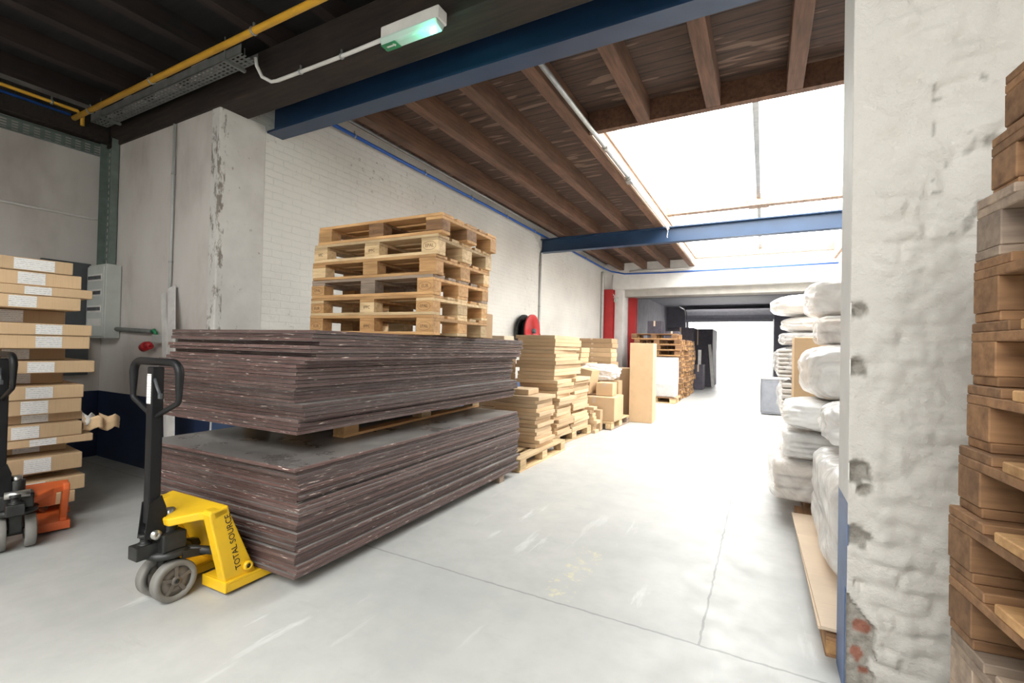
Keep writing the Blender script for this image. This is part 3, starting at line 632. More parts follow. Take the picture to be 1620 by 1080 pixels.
def pallets():
    G = 'block pallets stacked on the plywood'
    rows = [('orange_wood', 'pale', ('EUR', 'IPPC', 'EPAL')), ('pale', 'orange_wood', ('EUR', 'IPPC', 'EPAL')), ('grey_wood', 'orange_wood', ('EPAL', None, 'EUR')),
            ('orange_wood', 'pale', (None, None, None)), ('pale', 'pale', ('VIC', 'IPPC', 'EPAL')), ('orange_wood', 'brown_wood', (None, 'IPPC', None))]
    labs = ['orange toned block pallet lying directly on the upper plywood stack', 'pale block pallet with oval stamps, second from bottom of the six',
            'weathered grey block pallet, third from bottom of the six on plywood', 'orange block pallet without stamps, third from top of the six on plywood',
            'pale block pallet with handwritten VIC mark, second from top', 'brown topped block pallet crowning the six on the plywood']
    dx = (0, 0, .005, .015, .03, .075)
    for i, (m, a, st) in enumerate(rows):
        p = make_pallet('pallet', m, 1.22, .8, .144, st, a); put(p, -2.70 + dx[i], 3.03, 1.376 + i * .1443, R(2.2 + random.uniform(-.5, .5)))
        tag(p, labs[i], 'pallet', G)
    p = make_pallet('pallet', 'pale', 2.0, 1.0, .134, None, 'orange_wood'); put(p, -3.10, 3.24, .653, R(95)); tag(p, 'long pale pallet sandwiched between the two plywood stacks', 'pallet')
    p = make_pallet('pallet', 'pale', 1.3, .95, .135, None, 'pale'); put(p, -2.69, 4.98, 0, R(91)); tag(p, 'pale pallet on the floor past the plywood, under the nearest board piles', 'pallet')
    p = make_pallet('pallet', 'pale', 1.2, .8, .135, None, 'pale'); put(p, -2.76, 6.36, 0, R(86)); tag(p, 'pale pallet on the floor under the tall honey board stack', 'pallet')
    # right foreground stack, slipping to the left towards the floor
    base = make_pallet('pallet', 'brown_wood', 1.0, .8, .144, None, 'orange_wood')
    alt = make_pallet('pallet', 'grey_wood', 1.0, .8, .144, None, 'brown_wood')
    cx = [.412, .41, .408, .404, .40, .398, .415, .429, .436, .439, .443, .468, .49]
    for i in range(13):
        o = (base, alt)[i == 10] if i in (0, 10) else copy_tree(alt if i in (3,) else base)
        th = R(6.5 + random.uniform(-1.6, 1.6)); 
        # far left corner is pinned; pallet long axis runs away from the camera
        c = Vector((cx[i], 1.50, 0))
        a = th; ox, oy = .5, -.4
        put(o, c.x + ox * math.cos(a) - oy * math.sin(a) , c.y + ox * math.sin(a) + oy * math.cos(a), .078 + i * .1448 if i else 0.078, a)
        n = 12 - i
        tag(o, ('topmost old brown pallet' if n == 0 else ('dark grey weathered pallet' if i == 10 else ORD[n] + ' old brown pallet from top')) + ' in the stack right of the pier', 'pallet', 'old pallets stacked right of the pier')
    b = MB(); b.box(0, -.9, 0, 1.1, 0, .076); o = b.build('timber_bearer', 'brown_wood', None, (.40, 1.55, 0), R(4)); tag(o, 'timber slab under the pallet stack right of the pier', 'timber')
    # far stacks beyond the tall carton
    src = make_pallet('pallet', 'brown_wood', 1.2, .8, .144, None, 'orange_wood')
    first = True
    for s, (x, y, n, wh) in enumerate(((-2.50, 13.25, 12, 'front'), (-2.47, 14.2, 11, 'middle'), (-2.50, 15.2, 11, 'rear'))):
        for i in range(n):
            o = src if first else copy_tree(src); first = False
            put(o, x + random.uniform(-.03, .03) - (.12 if i == n - 1 and s == 0 else 0), y + random.uniform(-.03, .03), i * .146, R(random.uniform(-1.5, 1.5)))
            tag(o, rtop(n - 1 - i, n, 'brown pallet', 'in the %s far stack past the white lintel' % wh), 'pallet', 'brown pallets stacked past the tall carton')
pallets()

# ------------------------------------------------------------------ film faced plywood
def plywood():
    L, W, T = 2.62, 1.40, .0197
    b = MB(); b.box(-W, 0, 0, 0, L, T, 0, top=1)
    src = b.build('plywood_sheet', ['ply_edge', 'ply_face'], bevel=.0025, seg=1)
    n = 27; first = True
    for st in ('lower', 'upper'):
        for i in range(n):
            o = src if first else src.copy()
            if not first: COL.objects.link(o)
            first = False
            jx, jy = random.gauss(0, .006), random.gauss(0, .006)
            if st == 'lower':
                x, y, z, a = -2.10 - .0012 * abs(i - 13), 1.62, .076 + i * .02135, 1.6
                if i in (4, 11, 18): jx -= .018; jy += .012
                if i == n - 1: x += .015; y -= .02
            else:
                x, y, z, a = -2.225, 1.72, .788 + i * .02165, 1.0
                f = i / (n - 1)
                if f < .14: x -= .03 - .12 * f
                elif f < .27: x += .02
                elif f < .5: x -= .075 - .1 * (f - .27)
                elif f < .66: x -= .045
                elif f < .73: x -= .02; y += .03
                else: x += .02 + .10 * (f - .73); y += .02
                if i in (20, 23): jy += .05
            o.location = (x + jx, y + jy, z); o.rotation_euler = (0, 0, R(a + random.gauss(0, .12)))
            k = n - 1 - i
            lab = ('dusty dark topped plywood sheet, ' if (k == 0 and st == 'lower') else 'oxblood edged plywood sheet, ') + rtop(k, n, 'one', 'of the %s stack' % st)
            tag(o, lab, 'plywood sheet', 'plywood sheets of the %s stack' % st)
plywood()
def bearers():
    for y, w in ((1.95, 'nearer'), (3.9, 'farther')):
        b = MB(); b.box(-3.3 if y > 3 else -3.42, y, 0, -2.2 if y > 3 else -3.05, y + .09, .0745); tag(b.build('timber_bearer', 'grey_wood'), '%s timber bearer on the floor under the lower plywood stack' % w, 'timber')
bearers()

# ------------------------------------------------------------------ pallet trucks
def make_truck(label, col, text=None, turn=0., flen=1.1):
    t = empty('pallet_truck', (0, 0, 0)); tag(t, label, 'pallet truck')
    for s in (-1, 1):
        w = MB(); w.lathe([(-.026, .072), (-.026, .094), (-.020, .100), (.020, .100), (.026, .094), (.026, .072)], 'x', 40)
        wh = w.build('steer_wheel', 'rubber', t, (s * .064, 0, .1))
        h = MB(); h.lathe([(-.018, .02), (-.014, .072), (.014, .072), (.018, .02)], 'x', 40)
        h.lathe([(-.027, .004), (-.027, .022), (.027, .022), (.027, .004)], 'x', 20)
        for k in range(5):
            X = Matrix.Rotation(2 * math.pi * k / 5, 4, 'X')
            h.box(-.022, -.008, .02, .022, .008, .072, 0, X)
        h.build('hub', 'alu', wh)
        c = MB(); c.lathe([(-.029, .001), (-.029, .012), (.029, .012), (.029, .001)], 'x', 16); c.build('axle_cap', 'black_grey', wh)
    b = MB(); b.tube([(-.04, 0, .1), (.04, 0, .1)], .02, 12); b.box(-.03, -.035, .1, .03, .035, .225); b.build('wheel_fork', 'black_grey', t, bevel=.006)
    b = MB(); b.lathe([(.215, .001), (.215, .085), (.225, .1), (.245, .1), (.255, .06), (.255, .001)], 'z', 28); b.build('turntable', 'black_grey', t)
    b = MB(); b.lathe([(.25, .001), (.25, .05), (.33, .05), (.34, .04), (.42, .04), (.42, .001)], 'z', 20); b.box(-.075, -.06, .25, .075, .05, .34); b.build('hydraulic_pump', 'black_grey', t, bevel=.01)
    b = MB(); b.lathe([(.40, .001), (.40, .026), (.445, .026), (.445, .001)], 'z', 16); b.build('piston', 'chrome', t)
    b = MB(); b.box(-.05, -.15, .235, .03, -.055, .30); b.lathe([(.29, .001), (.29, .028), (.305, .03), (.31, .018), (.33, .018), (.335, .026), (.35, .026), (.35, .001)], 'z', 18, 0, (-.01, -.10, 0)); b.build('valve_block', 'black_grey', t, bevel=.008)
    b = MB(); b.lathe([(-.055, .001), (-.055, .022), (.055, .022), (.055, .001)], 'x', 18, 0, (0, -.075, .345)); b.build('pivot_pin', 'chrome', t)
    # tow handle
    b = MB(); b.box(-.024, -.105, .40, .024, -.05, 1.165); hd = b.build('tow_handle', 'black', t, bevel=.006); lw = .19 if turn else 0
    b = MB()
    for s in (-1, 1): b.prism([(-.12, .33), (-.03, .33), (-.03, .47), (-.05, .53), (-.105, .50)], 'x', s * .03 - .004, s * .03 + .004)
    b.build('handle_bracket', 'black', hd)
    b = MB(); hw, zt, zs, zb = .205, 1.19, 1.02, .925
    pts = []
    def arc(cx, cz, r, a0, a1, n=6):
        for q in range(n + 1):
            a = R(a0 + (a1 - a0) * q / n); pts.append((cx + r * math.cos(a), -.078, cz + r * math.sin(a)))
    arc(hw - .06, zt - .06, .06, 90, 0); arc(hw - .03, zs, .03, 0, -55); pts.append((.025, -.078, zb)); pts.append((-.025, -.078, zb)); arc(-hw + .03, zs, .03, 235, 180); arc(-hw + .06, zt - .06, .06, 180, 90)
    rr = [.019 if p[2] > 1.03 else .0125 for p in pts]
    b.tube(pts, rr, 12, closed=True); b.build('grip_loop', 'black', hd)
    b = MB(); b.tube([(.015, -.09, 1.11), (.06, -.10, 1.07), (.09, -.10, 1.03)], .007, 8); b.box(.08, -.106, 1.015, .10, -.094, 1.04); b.build('release_lever', 'charcoal', hd)
    b = MB(); b.box(-.018, -.1065, .985, .018, -.1048, 1.13); b.build('instruction_sticker', 'paper', hd)
    # frame: two leaning side legs, top plate, inner panel
    for s in (-1, 1):
        x0, x1 = s * (.215 if turn else .185), s * .25; poly = [(.145, .055), (.315, .055), (.155, .43), (.145, .452), (.06, .452), (.055, .43)] if not turn else [(.15, .02), (.24, .02), (.24, .07), (.10, .34), (.05, .34), (.05, .30), (.15, .09)]
        b = MB(); b.prism(poly, 'x', min(x0, x1), max(x0, x1)); leg = b.build('side_leg', col, t, bevel=.008)
        c = MB(); c.lathe([(0, .001), (0, .026), (.022, .024), (.022, .012), (.016, .012), (.016, .001)], 'x', 20); k = c.build('pivot_boss', col, leg, (s * .25, .255, .115)); k.scale = (s, 1, 1)
        c = MB(); c.lathe([(.016, .001), (.016, .012), (.019, .012), (.019, .001)], 'x', 14); c.build('bolt', 'black_grey', k)
        if text and s == 1:
            d = Vector((0, -.225, .974)).normalized(); u = Vector((0, -d.z, d.y)); m = Matrix((d, u, Vector((1, 0, 0)))).transposed().to_4x4(); m.translation = (.2512, .178, .265)
            text_obj(text, .043, 'lettering', 'black_ink', leg, m)
    b = MB(); b.prism([(-.25, .15), (-.25, .07), (-.17, .045), (-.07, -.05), (.07, -.05), (.17, .045), (.25, .07), (.25, .15)], 'z', .412, .455, X=Matrix.Translation((0, .12, .45)) @ Matrix.Rotation(R(13), 4, 'X') @ Matrix.Translation((0, -.12, -.45)))
    o = b.build('top_plate', col, t, bevel=.008)
    if turn: o.location.z = -.115; hd.rotation_euler.z = turn
    b = MB(); b.prism([(.105, .42), (.115, .42), (.27, .07), (.26, .07)] if not turn else [(.05, .30), (.06, .30), (.11, .2), (.10, .2)], 'x', -.185, .185); b.build('inner_panel', col, t)
    b = MB(); b.tube([(-.05, .05, .235), (-.12, .18, .19), (-.15, .3, .13)], .022, 10); b.tube([(.05, .05, .235), (.12, .18, .19), (.15, .3, .13)], .022, 10); b.build('lift_link', 'black_grey', t)
    b = MB(); b.prism([(.02, .205), (.02, .245), (.21, .205), (.21, .17)], 'x', -.1, -.085); b.prism([(.02, .205), (.02, .245), (.21, .205), (.21, .17)], 'x', .085, .1); b.build('link_plate', 'black_grey', t)
    for s in (-1, 1):
        x0, x1 = sorted((s * .065, s * .265)); b = MB()
        b.box(x0, .135, .018, x1, .15, .072); b.box(x0, .15, .060, x1, flen, .0715); b.box(x0, .15, .018, x0 + .012, flen, .06); b.box(x1 - .012, .15, .018, x1, flen, .06)
        b.prism([(x0, flen), (x1, flen), (x1 - .04, flen + .1), (x0 + .04, flen + .1)], 'z', .03, .0715); f = b.build('fork', col, t, bevel=.003)
        c = MB(); c.lathe([(-.04, .001), (-.04, .026), (.04, .026), (.04, .001)], 'x', 16); c.build('load_roller', 'rubber', f, ((x0 + x1) / 2, flen - .12, .0262))
    return t
put(make_truck('yellow pallet truck with black handle, forks under the lower plywood stack', 'yellow', 'TOTAL SOURCE'), -2.645, 1.285, 0, R(1.5))
put(make_truck('orange pallet truck in front of the flat carton stack', 'orange', None, R(-80), .6), -4.03, 1.11, 0, R(78))

# ------------------------------------------------------------------ cartons at the left
def left_cartons():
    rows = [(1.832, 1.745, 1.457, 0), (1.743, 1.65, 1.509, 0), (1.646, 1.583, 1.569, 0), (1.581, 1.494, 1.506, 0), (1.49, 1.396, 1.49, .2), (1.391, 1.324, 1.572, 0),
            (1.31, 1.221, 1.567, 0), (1.216, 1.14, 1.497, .2), (1.131, 1.054, 1.598, 0), (1.045, .965, 1.491, .2), (.96, .868, 1.537, 0), (.866, .767, 1.532, 0),
            (.76, .698, 1.564, .08), (.695, .6, 1.537, 0), (.597, .545, 1.601, .01), (.541, .475, 1.519, .2), (.469, .36, 1.543, 0), (.355, .305, 1.506, .2), (.302, .205, 1.565, 0), (.20, .118, 1.51, 0)]
    n = len(rows); prev = None
    for i, (zt, zb, ye, rec) in enumerate(rows):
        if i < n - 1: zb = max(zb, rows[i + 1][0] + .001)
        if i < n - 1: zb = rows[i + 1][0] + .002
        L = 1.3; D = .86 - rec; h = zt - zb
        t = empty('flat_carton', (-4.375 - rec * .995 + .1 * (ye - 1.5) + random.uniform(-.008, .008), ye, zb), R(-5.8 + random.uniform(-.8, .8)))
        tag(t, 'flat brown carton, ' + rtop(i, n, 'one', 'of the stack beside the orange truck'), 'carton', 'flat cartons beside the orange truck')
        b = MB(); b.box(-D, -L, 0, 0, 0, h); b.build('box_body', 'card_dark' if rec > .05 else 'card', t, bevel=.006)  # recessed cartons take a darker card, their shade put into the colour
        b = MB(); b.box(-D + .01, -L * .5 - .03, h - .0005, 0, -L * .5 + .03, h + .0008); b.build('packing_tape', 'card_pale', t)
        y0 = -.33 + random.uniform(-.04, .05)
        if not (.05 < rec and i in (17,)):
            b = MB(); b.box(-.001, y0, h * .08, .0015, y0 + (.2 if i == 0 else .135), h * .92); b.build('shipping_label', 'paper', t, (0, 0, 0))
        if i == 13:
            rnd = random.Random(3)
            for q, (cx, cy, cz, r, mt) in enumerate(((-.02, .07, .07, .055, 'card'), (-.03, .17, .065, .06, 'card'), (-.05, .05, .10, .04, 'white_board'))):
                b = MB(); g = 7; vs = []
                for a in range(g):
                    for c in range(g):
                        u, v = a / (g - 1) - .5, c / (g - 1) - .5
                        vs.append((cx + .5 * r * math.sin(5 * u + q) + rnd.uniform(-.006, .006), cy + u * 2 * r, cz + v * 1.7 * r * (1 - .3 * u) + .012 * math.sin(9 * u)))
                fs = [(a * g + c, a * g + c + 1, (a + 1) * g + c + 1, (a + 1) * g + c) for a in range(g - 1) for c in range(g - 1)]
                b.add(vs, fs, 0, True); o = b.build('torn_flap', mt, t); s = o.modifiers.new('thick', 'SOLIDIFY'); s.thickness = .006
    for y, w in ((1.42, 'farther'), (.35, 'nearer')):
        b = MB(); b.box(-.95, -.05, 0, -.02 if y < 1 else -.55, .05, .115); o = b.build('timber_bearer', 'brown_wood', None, (-4.41, y, 0), R(-5.8)); tag(o, '%s timber bearer under the flat carton stack' % w, 'timber')
left_cartons()

# ------------------------------------------------------------------ board piles, cartons along the brick wall
def board_pile(x1, y0, w, l, z0, z1, t, where, grp, mat='mdf', jit=.024, rz=0., big=()):
    """flat boards / slim cartons, front right corner at (x1, y0), running back to y0 + l"""
    n = max(1, int(round((z1 - z0) / t))); t = (z1 - z0) / n; src = None
    for i in range(n):
        k = n - 1 - i
        ww = w * random.uniform(.9, 1.06); ll = l * random.uniform(.92, 1.03)
        b = MB(); b.box(-ww, 0, 0, 0, ll, t - .0015)
        o = b.build('flat_box', random.choice((mat, mat, 'card')), None, (x1 + random.gauss(0, jit), y0 + random.gauss(0, jit), z0 + i * t), R(rz + random.gauss(0, 1.8)), bevel=.003, seg=1)
        tag(o, rtop(k, n, 'honey coloured box', where), 'flat box', grp)
def carton(name, label, x0, y0, z0, x1, y1, z1, mat='card', rz=0., cat='carton', group=None, tape=True, rot=None):
    t = empty(name, ((x0 + x1) / 2, (y0 + y1) / 2, z0), R(rz)); tag(t, label, cat, group)
    if rot: t.rotation_euler = rot
    w, d, h = (x1 - x0) / 2, (y1 - y0) / 2, z1 - z0
    b = MB(); b.box(-w, -d, 0, w, d, h); b.build('box_body', mat, t, bevel=.008)
    if tape:
        b = MB(); b.box(-.025, -d - .0008, h * .72, .025, -d + .001, h); b.box(-.025, -d - .0008, h - .0005, .025, d + .0008, h + .0008); b.build('packing_tape', 'card_pale', t)
    return t
def middle():
    board_pile(-2.30, 4.93, .62, .5, .136, .73, .046, 'in the low pile nearest the plywood', 'flat boxes in the nearest low pile')
    board_pile(-2.34, 5.60, .60, .55, .136, .885, .047, 'under the tall stack, near pile', 'flat boxes under the tall stack')
    board_pile(-2.36, 6.24, .60, .66, .136, .885, .047, 'under the tall stack, far pile', 'flat boxes under the tall stack')
    board_pile(-2.38, 5.62, .56, 1.0, .887, 1.47, .049, 'of the tall square stack', 'flat boxes of the tall stack', jit=.008)
    board_pile(-2.30, 6.98, .4, .16, 0, .40, .05, 'in the small heap past the second floor pallet', 'flat boxes in the small heap')
    c = carton('carton', 'slim brown carton lying across the low pile by the plywood', -2.92, 5.0, .732, -2.47, 5.34, .80, 'mdf', 4)
    carton('carton', 'topmost small pale carton peeking over the plywood top edge', -3.55, 5.75, 1.36, -3.22, 6.05, 1.46, 'card_pale')
    for i, z in enumerate((0, .46, .92)):
        carton('carton', rtop(2 - i, 3, 'large plain carton', 'hidden behind the plywood against brick wall'), -3.84, 5.7, z, -3.26, 6.2, z + (.455 if i < 2 else .44), 'card', 0, group='large cartons behind the plywood')
    carton('crate', 'small shaded crate standing behind the pallets on the plywood', -2.66, 3.80, 1.378, -2.36, 3.98, 1.62, 'card_dark', 2, cat='crate', tape=False)
    # loose cartons between the board piles and the tall carton
    G = 'loose cartons before the tall carton'
    p = make_pallet('pallet', 'pale', 1.0, .8, .135, None, 'grey_wood'); put(p, -2.52, 7.92, 0, R(88)); tag(p, 'pallet under the loose cartons beside the tall carton', 'pallet')
    carton('carton', 'wide open looking carton low in front of plastic bag', -2.80, 7.42, .137, -2.12, 8.1, .52, 'card', 3, group=G)
    carton('carton', 'small carton on the floor in front of the wide carton', -2.55, 7.22, .0, -2.27, 7.38, .33, 'card', 3, group=G)
    carton('carton', 'tall carton panel leaning left over the wide carton', -3.0, 7.55, .575, -2.55, 7.85, .98, 'card', -12, group=G, rot=(0, R(9), R(-8)))
    carton('carton', 'small square carton under the plastic bag', -2.48, 7.6, .523, -2.2, 7.95, .74, 'card', 5, group=G)
    carton('carton', 'shaded brown carton tucked behind the tall carton', -2.62, 8.75, 0, -2.2, 9.2, .95, 'card_dark', 0, group=G)
    carton('carton', 'broad plain carton supporting the three short stacked cartons', -3.75, 8.9, 0, -3.1, 9.6, 1.02, 'card', 0, group=G)
    for i in range(3):
        carton('carton', rtop(2 - i, 3, 'short stacked carton', 'right of the tall honey stack'), -3.66 + .02 * i, 9.0, 1.022 + .1 * i, -3.27 + .01 * i, 9.55, 1.12 + .1 * i, 'card', 2, group='three short stacked cartons')
    carton('carton', 'plain carton base under the long olive cartons', -3.8, 10.1, 0, -2.95, 10.7, 1.02, 'card_dark', 0, group=G)
    for i in range(5):
        carton('carton', rtop(4 - i, 5, 'long olive brown carton', 'before the red column'), -3.86 + random.uniform(-.03, .03), 10.15, 1.022 + .104 * i, -2.96 + random.uniform(-.03, .02), 10.6, 1.124 + .104 * i, 'card_dark' if i > 2 else 'card', 0, group='long cartons before the red column')
    t = carton('tall_carton', 'tall upright brown carton standing alone on the passage floor', -2.15, 8.5, 0, -1.74, 8.95, 1.425, 'card', 4, tape=False)
    # pallet goods at the end
    p = make_pallet('pallet', 'pale', 1.0, .8, .144, None, 'brown_wood'); put(p, -2.38, 12.40, 0, R(0)); tag(p, 'pallet under the white wrapped load past tall carton', 'pallet')
    t = empty('wrapped_load', (-2.4, 12.35, .146)); tag(t, 'square white wrapped load on a pallet before the far pallet stack', 'wrapped load')
    b = MB(); b.box(-.48, -.24, 0, .48, .3, .98); b.build('load_body', 'white_board', t, bevel=.02)
    b = MB(); b.box(-.487, -.247, .3, .487, .307, .9); b.build('stretch_wrap', 'film_white', t, bevel=.03)
    # dark goods in the far store
    G = 'dark cartons of the far store'
    carton('dark_carton', 'tall dark carton stack column nearest the far pallets', -3.0, 17.2, 0, -2.14, 18.2, 2.12, 'dark_goods', 0, group=G)
    carton('dark_carton', 'tall dark carton column with paper strips by bright doorway', -2.7, 18.7, 0, -1.66, 20.6, 2.14, 'dark_goods', 0, group=G)
    carton('dark_carton', 'low dark carton standing before the tall dark columns', -2.10, 17.0, 0, -1.80, 17.7, .85, 'dark_goods', 0, group=G)
    carton('dark_carton', 'dark square carton lying on top of the middle far pallets', -3.02, 14.0, 1.612, -2.62, 14.4, 2.16, 'dark_goods', 0, group=G)
    carton('dark_carton', 'low dark carton beside the square one on far pallets', -2.52, 14.0, 1.612, -2.14, 14.4, 1.86, 'dark_goods', 0, group=G)
    b = MB(); b.box(-.05, -.01, 0, .05, .01, 1.55); o = b.build('plank', 'white_board', None, (-1.62, 18.6, .02), rot=(R(-2), R(-5), 0)); tag(o, 'white strip plank leaning on the dark far cartons', 'plank')
    b = MB(); b.box(-.05, -.01, 0, .05, .01, .5); o = b.build('plank', 'white_board', None, (-1.93, 17.2, .852), rot=(0, 0, 0)); tag(o, 'short white board standing on the low dark carton', 'plank')
    # far roller door housing with its curved tracks
    t = empty('roller_door', (-1.6, 25.9, 2.95)); tag(t, 'half open overhead door with curved tracks at the bright doorway', 'overhead door')
    b = MB(); b.prism([(0, 0), (-.03, .22), (-.2, .40), (-.55, .5), (-.6, .47), (-.24, .36), (-.08, .2), (-.05, 0)], 'x', -1.95, 2.0); b.build('door_leaf', 'door_metal', t)
    for x in (-2.02, 2.03):
        b = MB(); b.tube([(x, -.02, -2.9), (x, -.02, 0), (x, -.06, .2), (x, -.22, .40), (x, -.5, .49), (x, -2.2, .5)], .03, 8); b.build('track', 'galv', t)
    b = MB(); b.box(-2.0, -.1, -.14, 2.0, -.04, 0); b.build('bottom_rail', 'door_metal', t)
middle()

# ------------------------------------------------------------------ wrapped bundles at the right
def pillow_mesh(w, d, h, rnd, seed, amp, g=14, sag=0.):
    """soft box, w x d x h, base at z=0, wrinkled"""
    vs = []; idx = {}; fs = []
    def P(a, b, c):
        k = (round(a, 4), round(b, 4), round(c, 4))
        if k in idx: return idx[k]
        n = rnd; L = (abs(a) ** n + abs(b) ** n + abs(c) ** n) ** (1 / n)
        q = Vector((a, b, c)) / L
        s = noise.noise((q.x * 2.1 + seed, q.y * 2.1, q.z * 2.1)) * 1.0 + noise.noise((q.x * 5 + seed, q.y * 5, q.z * 5 + 3)) * .5 + (abs(noise.noise((q.x * 4 + seed, q.y * 4, q.z * 5))) + .6 * abs(noise.noise((q.x * 9, q.y * 9 + seed, q.z * 9)))) * 1.1 - .4
        dirn = q.normalized()
        p = Vector((q.x * w / 2, q.y * d / 2, (q.z + 1) * h / 2)) + Vector((dirn.x, dirn.y, dirn.z * .5)) * s * amp
        p.z = min(h - .002, max(.0, p.z))
        idx[k] = len(vs); vs.append(tuple(p)); return idx[k]
    for ax in range(3):
        for sgn in (-1, 1):
            for i in range(g):
                for j in range(g):
                    quad = []
                    for u, v in ((i, j), (i + 1, j), (i + 1, j + 1), (i, j + 1)):
                        uu, vv = 2 * u / g - 1, 2 * v / g - 1
                        c = [0, 0, 0]; c[ax] = sgn; c[(ax + 1) % 3] = uu; c[(ax + 2) % 3] = vv; quad.append(P(*c))
                    fs.append(quad if sgn > 0 else quad[::-1])
    b = MB(); b.add(vs, fs, 0, True); return b
def bundle(label, x0, y0, z0, x1, y1, z1, mat='film_white', rnd=5, amp=.025, seed=1, rz=0, content=None, name='wrapped_bundle', group='plastic wrapped bundles by the pier', rot=None):
    t = empty(name, ((x0 + x1) / 2, (y0 + y1) / 2, z0), R(rz)); tag(t, label, 'wrapped bundle', group)
    if rot: t.rotation_euler = rot
    w, d, h = x1 - x0, y1 - y0, z1 - z0
    if content:
        m = .085 if not isinstance(content, tuple) else .045
        if isinstance(content, tuple):                                          # several slabs inside the wrap
            k, cm = content; zz = .012; hh = (h - .05) / k
            for q in range(k):
                b = MB(); b.box(-w / 2 + m, -d / 2 + m, zz, w / 2 - m, d / 2 - m, zz + hh - .008); b.build('slab', cm, t, bevel=.02); zz += hh
        else:
            b = MB(); b.box(-w / 2 + m, -d / 2 + m, .012, w / 2 - m, d / 2 - m, h - .03); b.build('contents', content, t, bevel=.06)
    b = pillow_mesh(w, d, h, rnd, seed, amp, 18); o = b.build('plastic_wrap', mat, t); s = o.modifiers.new('smooth', 'SUBSURF'); s.levels = 1; s.render_levels = 1
    return t
def right_goods():
    # long pallet with pale cardboard sheets
    p = make_pallet('pallet', 'brown_wood', 1.9, 1.0, .10, None, 'orange_wood'); put(p, .74, 3.40, 0, R(90.8)); tag(p, 'long low pallet under the pale cardboard, behind the pier', 'pallet')
    for i, (x, y0, y1, lab) in enumerate(((.225, 2.46, 4.1, 'lower pale cardboard sheet on the long low pallet'), (.235, 2.44, 3.6, 'upper pale cardboard sheet on the long low pallet'))):
        b = MB(); b.box(0, 0, 0, 1.0, y1 - y0, .012); o = b.build('cardboard_sheet', 'card_pale', None, (x, y0, .1015 + .0125 * i), R(.8 + .5 * i)); tag(o, lab, 'cardboard', 'cardboard sheets on the long low pallet')
    p = make_pallet('pallet', 'brown_wood', 1.2, 1.0, .144, None, 'grey_wood'); put(p, .80, 4.97, 0, R(90)); tag(p, 'pallet under the heavy beige wrapped pack', 'pallet')
    bundle('low beige wrapped pack lying on a pallet, lowest of the near column', .05, 4.22, .146, 1.25, 5.3, .47, 'film_thin', 10, .012, 2, 0, ('3', 'content') and (3, 'content'))
    bundle('striped white wrapped stack on the beige pack', .13, 4.28, .472, 1.25, 5.2, .68, 'film_thin', 11, .012, 4, 1, (4, 'white_board'))
    bundle('smooth white wrapped cushion slumped over the striped stack', .15, 4.26, .682, 1.2, 5.15, .93, 'film_white', 4, .03, 7, -3)
    bundle('large round plastic wrapped armchair shape, middle of near column', .285, 4.3, .932, 1.3, 5.2, 1.375, 'film', 4.5, .03, 11, 2, 'content')
    bundle('boxy wrapped pack between round bundle and topmost bundle', .40, 4.62, 1.377, 1.3, 5.35, 1.625, 'film_thin', 8, .015, 13, 0, (2, 'content'))
    bundle('topmost large wrapped bundle of the near column', .33, 4.75, 1.628, 1.3, 5.45, 1.95, 'film', 5, .02, 17, 0, 'content')
    # lower bundle in front, draped over the cardboard
    bundle('small crumpled plastic bundle wedged beside the pier', .345, 3.45, .70, 1.1, 4.1, .985, 'film', 4, .035, 19, 0, 'content')
    bundle('tall slack plastic wrapped pack standing on the cardboard sheets', .30, 2.75, .128, 1.0, 4.0, .69, 'film', 6, .03, 23, 0, 'content')
    # farther column
    p = make_pallet('pallet', 'orange_wood', 1.2, 1.0, .144, None, 'pale'); put(p, .92, 9.3, 0, R(90)); tag(p, 'pallet under the striped white sacks of far column', 'pallet')
    p = make_pallet('pallet', 'grey_wood', 1.2, 1.0, .144, None, 'brown_wood'); put(p, .80, 7.1, 0, R(90)); tag(p, 'pallet under the far column of white bundles', 'pallet')
    bundle('low white sack at the foot of far column', .20, 6.55, .146, 1.3, 7.6, .52, 'film_white', 4, .03, 29)
    bundle('pointed striped white sack, low in the far column', .15, 6.5, .525, 1.3, 7.5, .99, 'film_thin', 3.4, .03, 31, 0, (6, 'white_board'))
    bundle('ribbed white wrapped stack bulging in the far column', .11, 6.5, .992, 1.3, 7.5, 1.40, 'film_thin', 4, .025, 37, 0, (7, 'white_board'))
    bundle('flat ribbed wrapped pack under the third cushion of far column', .17, 6.5, 1.402, 1.3, 7.4, 1.56, 'film_thin', 6, .015, 41, 0, (3, 'white_board'))
    bundle('third bright white cushion in the far column', .19, 6.5, 1.562, 1.3, 7.4, 1.765, 'film_white', 3.4, .02, 43)
    bundle('topmost pointed white cushion of the far column', .07, 6.45, 1.767, 1.3, 7.4, 2.03, 'film_white', 3.2, .02, 47)
    carton('carton', 'orange brown carton panel standing between near and far bundles', .285, 5.75, .146, .80, 6.2, 1.47, 'card', 0, tape=False)
    p = make_pallet('pallet', 'grey_wood', .8, .6, .144, None, 'brown_wood'); put(p, .62, 5.98, 0, 0); tag(p, 'small pallet under the orange brown carton panel', 'pallet')
    t = empty('grey_cabinet', (.22, 11.45, 0), R(3)); tag(t, 'grey low cabinet alone on the floor past the bundles', 'cabinet')
    b = MB(); b.box(-.26, -.22, .02, .26, .22, .75); b.build('cabinet_body', 'grey_goods', t, bevel=.008)
    b = MB(); b.box(-.27, -.23, .75, .27, .23, .78); b.build('cabinet_top', 'white_board', t, bevel=.004)
    b = MB(); b.box(-.24, -.232, .06, .24, -.22, .66); b.build('door', 'grey_goods', t, bevel=.003)
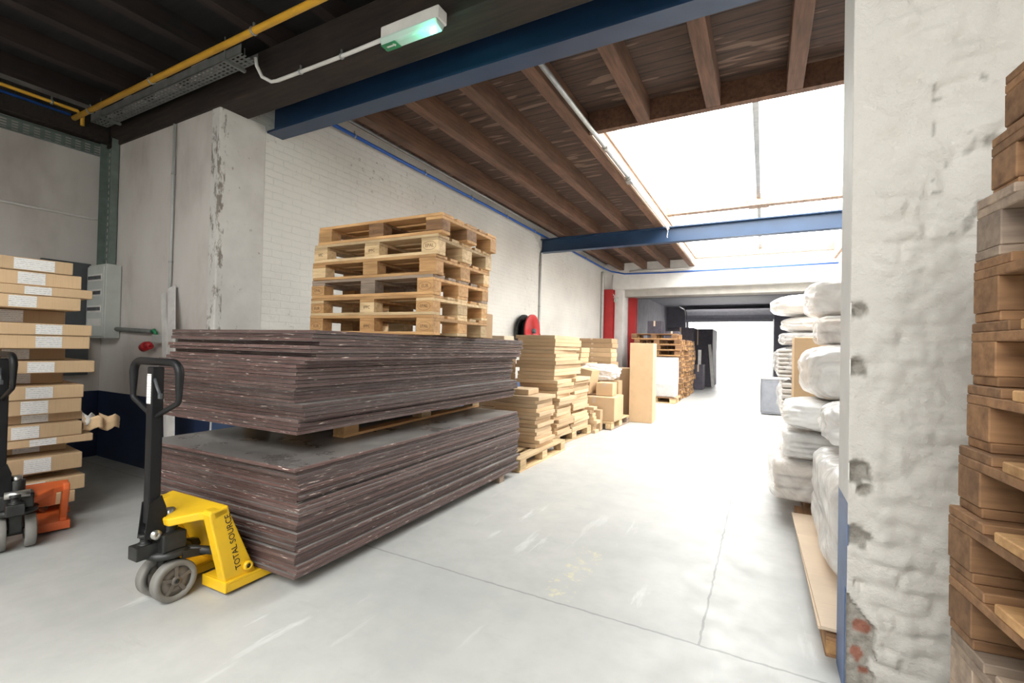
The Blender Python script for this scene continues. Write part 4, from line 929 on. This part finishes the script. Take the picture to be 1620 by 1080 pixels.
    b = MB(); b.tube([(.27, -.1, .74), (.285, -.1, .6), (.28, -.1, .45)], .012, 8); b.build('strap', 'pvc_white', t)
    # plastic bag heap by the loose cartons
    bundle('crumpled clear plastic bag lying on the loose cartons', -2.95, 7.95, .75, -2.25, 8.5, 1.04, 'film', 3, .06, 53, 0, None, 'plastic_bag', 'plastic wrapped goods on the left')
    carton('carton', 'plain carton holding up the crumpled plastic bag', -2.9, 8.2, .137, -2.25, 8.45, .745, 'card', 0, group='loose cartons before the tall carton')
right_goods()

# ------------------------------------------------------------------ daylight
def lights():
    w = bpy.data.worlds.new('overcast sky'); SC.world = w; w.use_nodes = True
    bg = w.node_tree.nodes['Background']; bg.inputs[0].default_value = (1.0, .975, .945, 1); bg.inputs[1].default_value = 7.0
    def portal(loc, rot, sx, sy):
        L = bpy.data.lights.new('daylight_portal', 'AREA'); L.shape = 'RECTANGLE'; L.size = sx; L.size_y = sy
        L.cycles.is_portal = True
        o = bpy.data.objects.new('daylight_portal', L); COL.objects.link(o); o.location = loc; o.rotation_euler = rot
    portal((-.1, 9.43, 4.2), (0, 0, 0), 3.3, 9.1)
    portal((-1.56, 26.35, 1.48), (R(-90), 0, 0), 3.9, 2.95)
    portal((-1.05, -2.7, 4.0), (0, 0, 0), 5.9, 3.4)
lights()

# ------------------------------------------------------------------ camera
cam = bpy.data.cameras.new('camera'); co = bpy.data.objects.new('camera', cam); COL.objects.link(co)
yaw, pitch, roll, fpx = .49347845, .01227301, .02222761, 740.498
F = Vector((-math.sin(yaw) * math.cos(pitch), math.cos(yaw) * math.cos(pitch), math.sin(pitch)))
Rv = Vector((math.cos(yaw), math.sin(yaw), 0)); U = Rv.cross(F)
c_, s_ = math.cos(roll), math.sin(roll); R2 = Rv * c_ + U * s_; U2 = U * c_ - Rv * s_
mt = Matrix((R2, U2, -F)).transposed().to_4x4(); mt.translation = (0, 0, 1.3); co.matrix_world = mt
cam.sensor_fit = 'HORIZONTAL'; cam.sensor_width = 36; cam.lens = 36 * fpx / 1620; cam.clip_start = .02; cam.clip_end = 300
SC.camera = co
vs = SC.view_settings; vs.view_transform = 'Standard'; vs.look = 'None'; vs.gamma = 1; vs.use_curve_mapping = False; vs.exposure = 1.2
SC.cycles.use_denoising = True; SC.cycles.max_bounces = 10; SC.cycles.diffuse_bounces = 6; SC.cycles.transparent_max_bounces = 24
SC.cycles.sample_clamp_indirect = 8
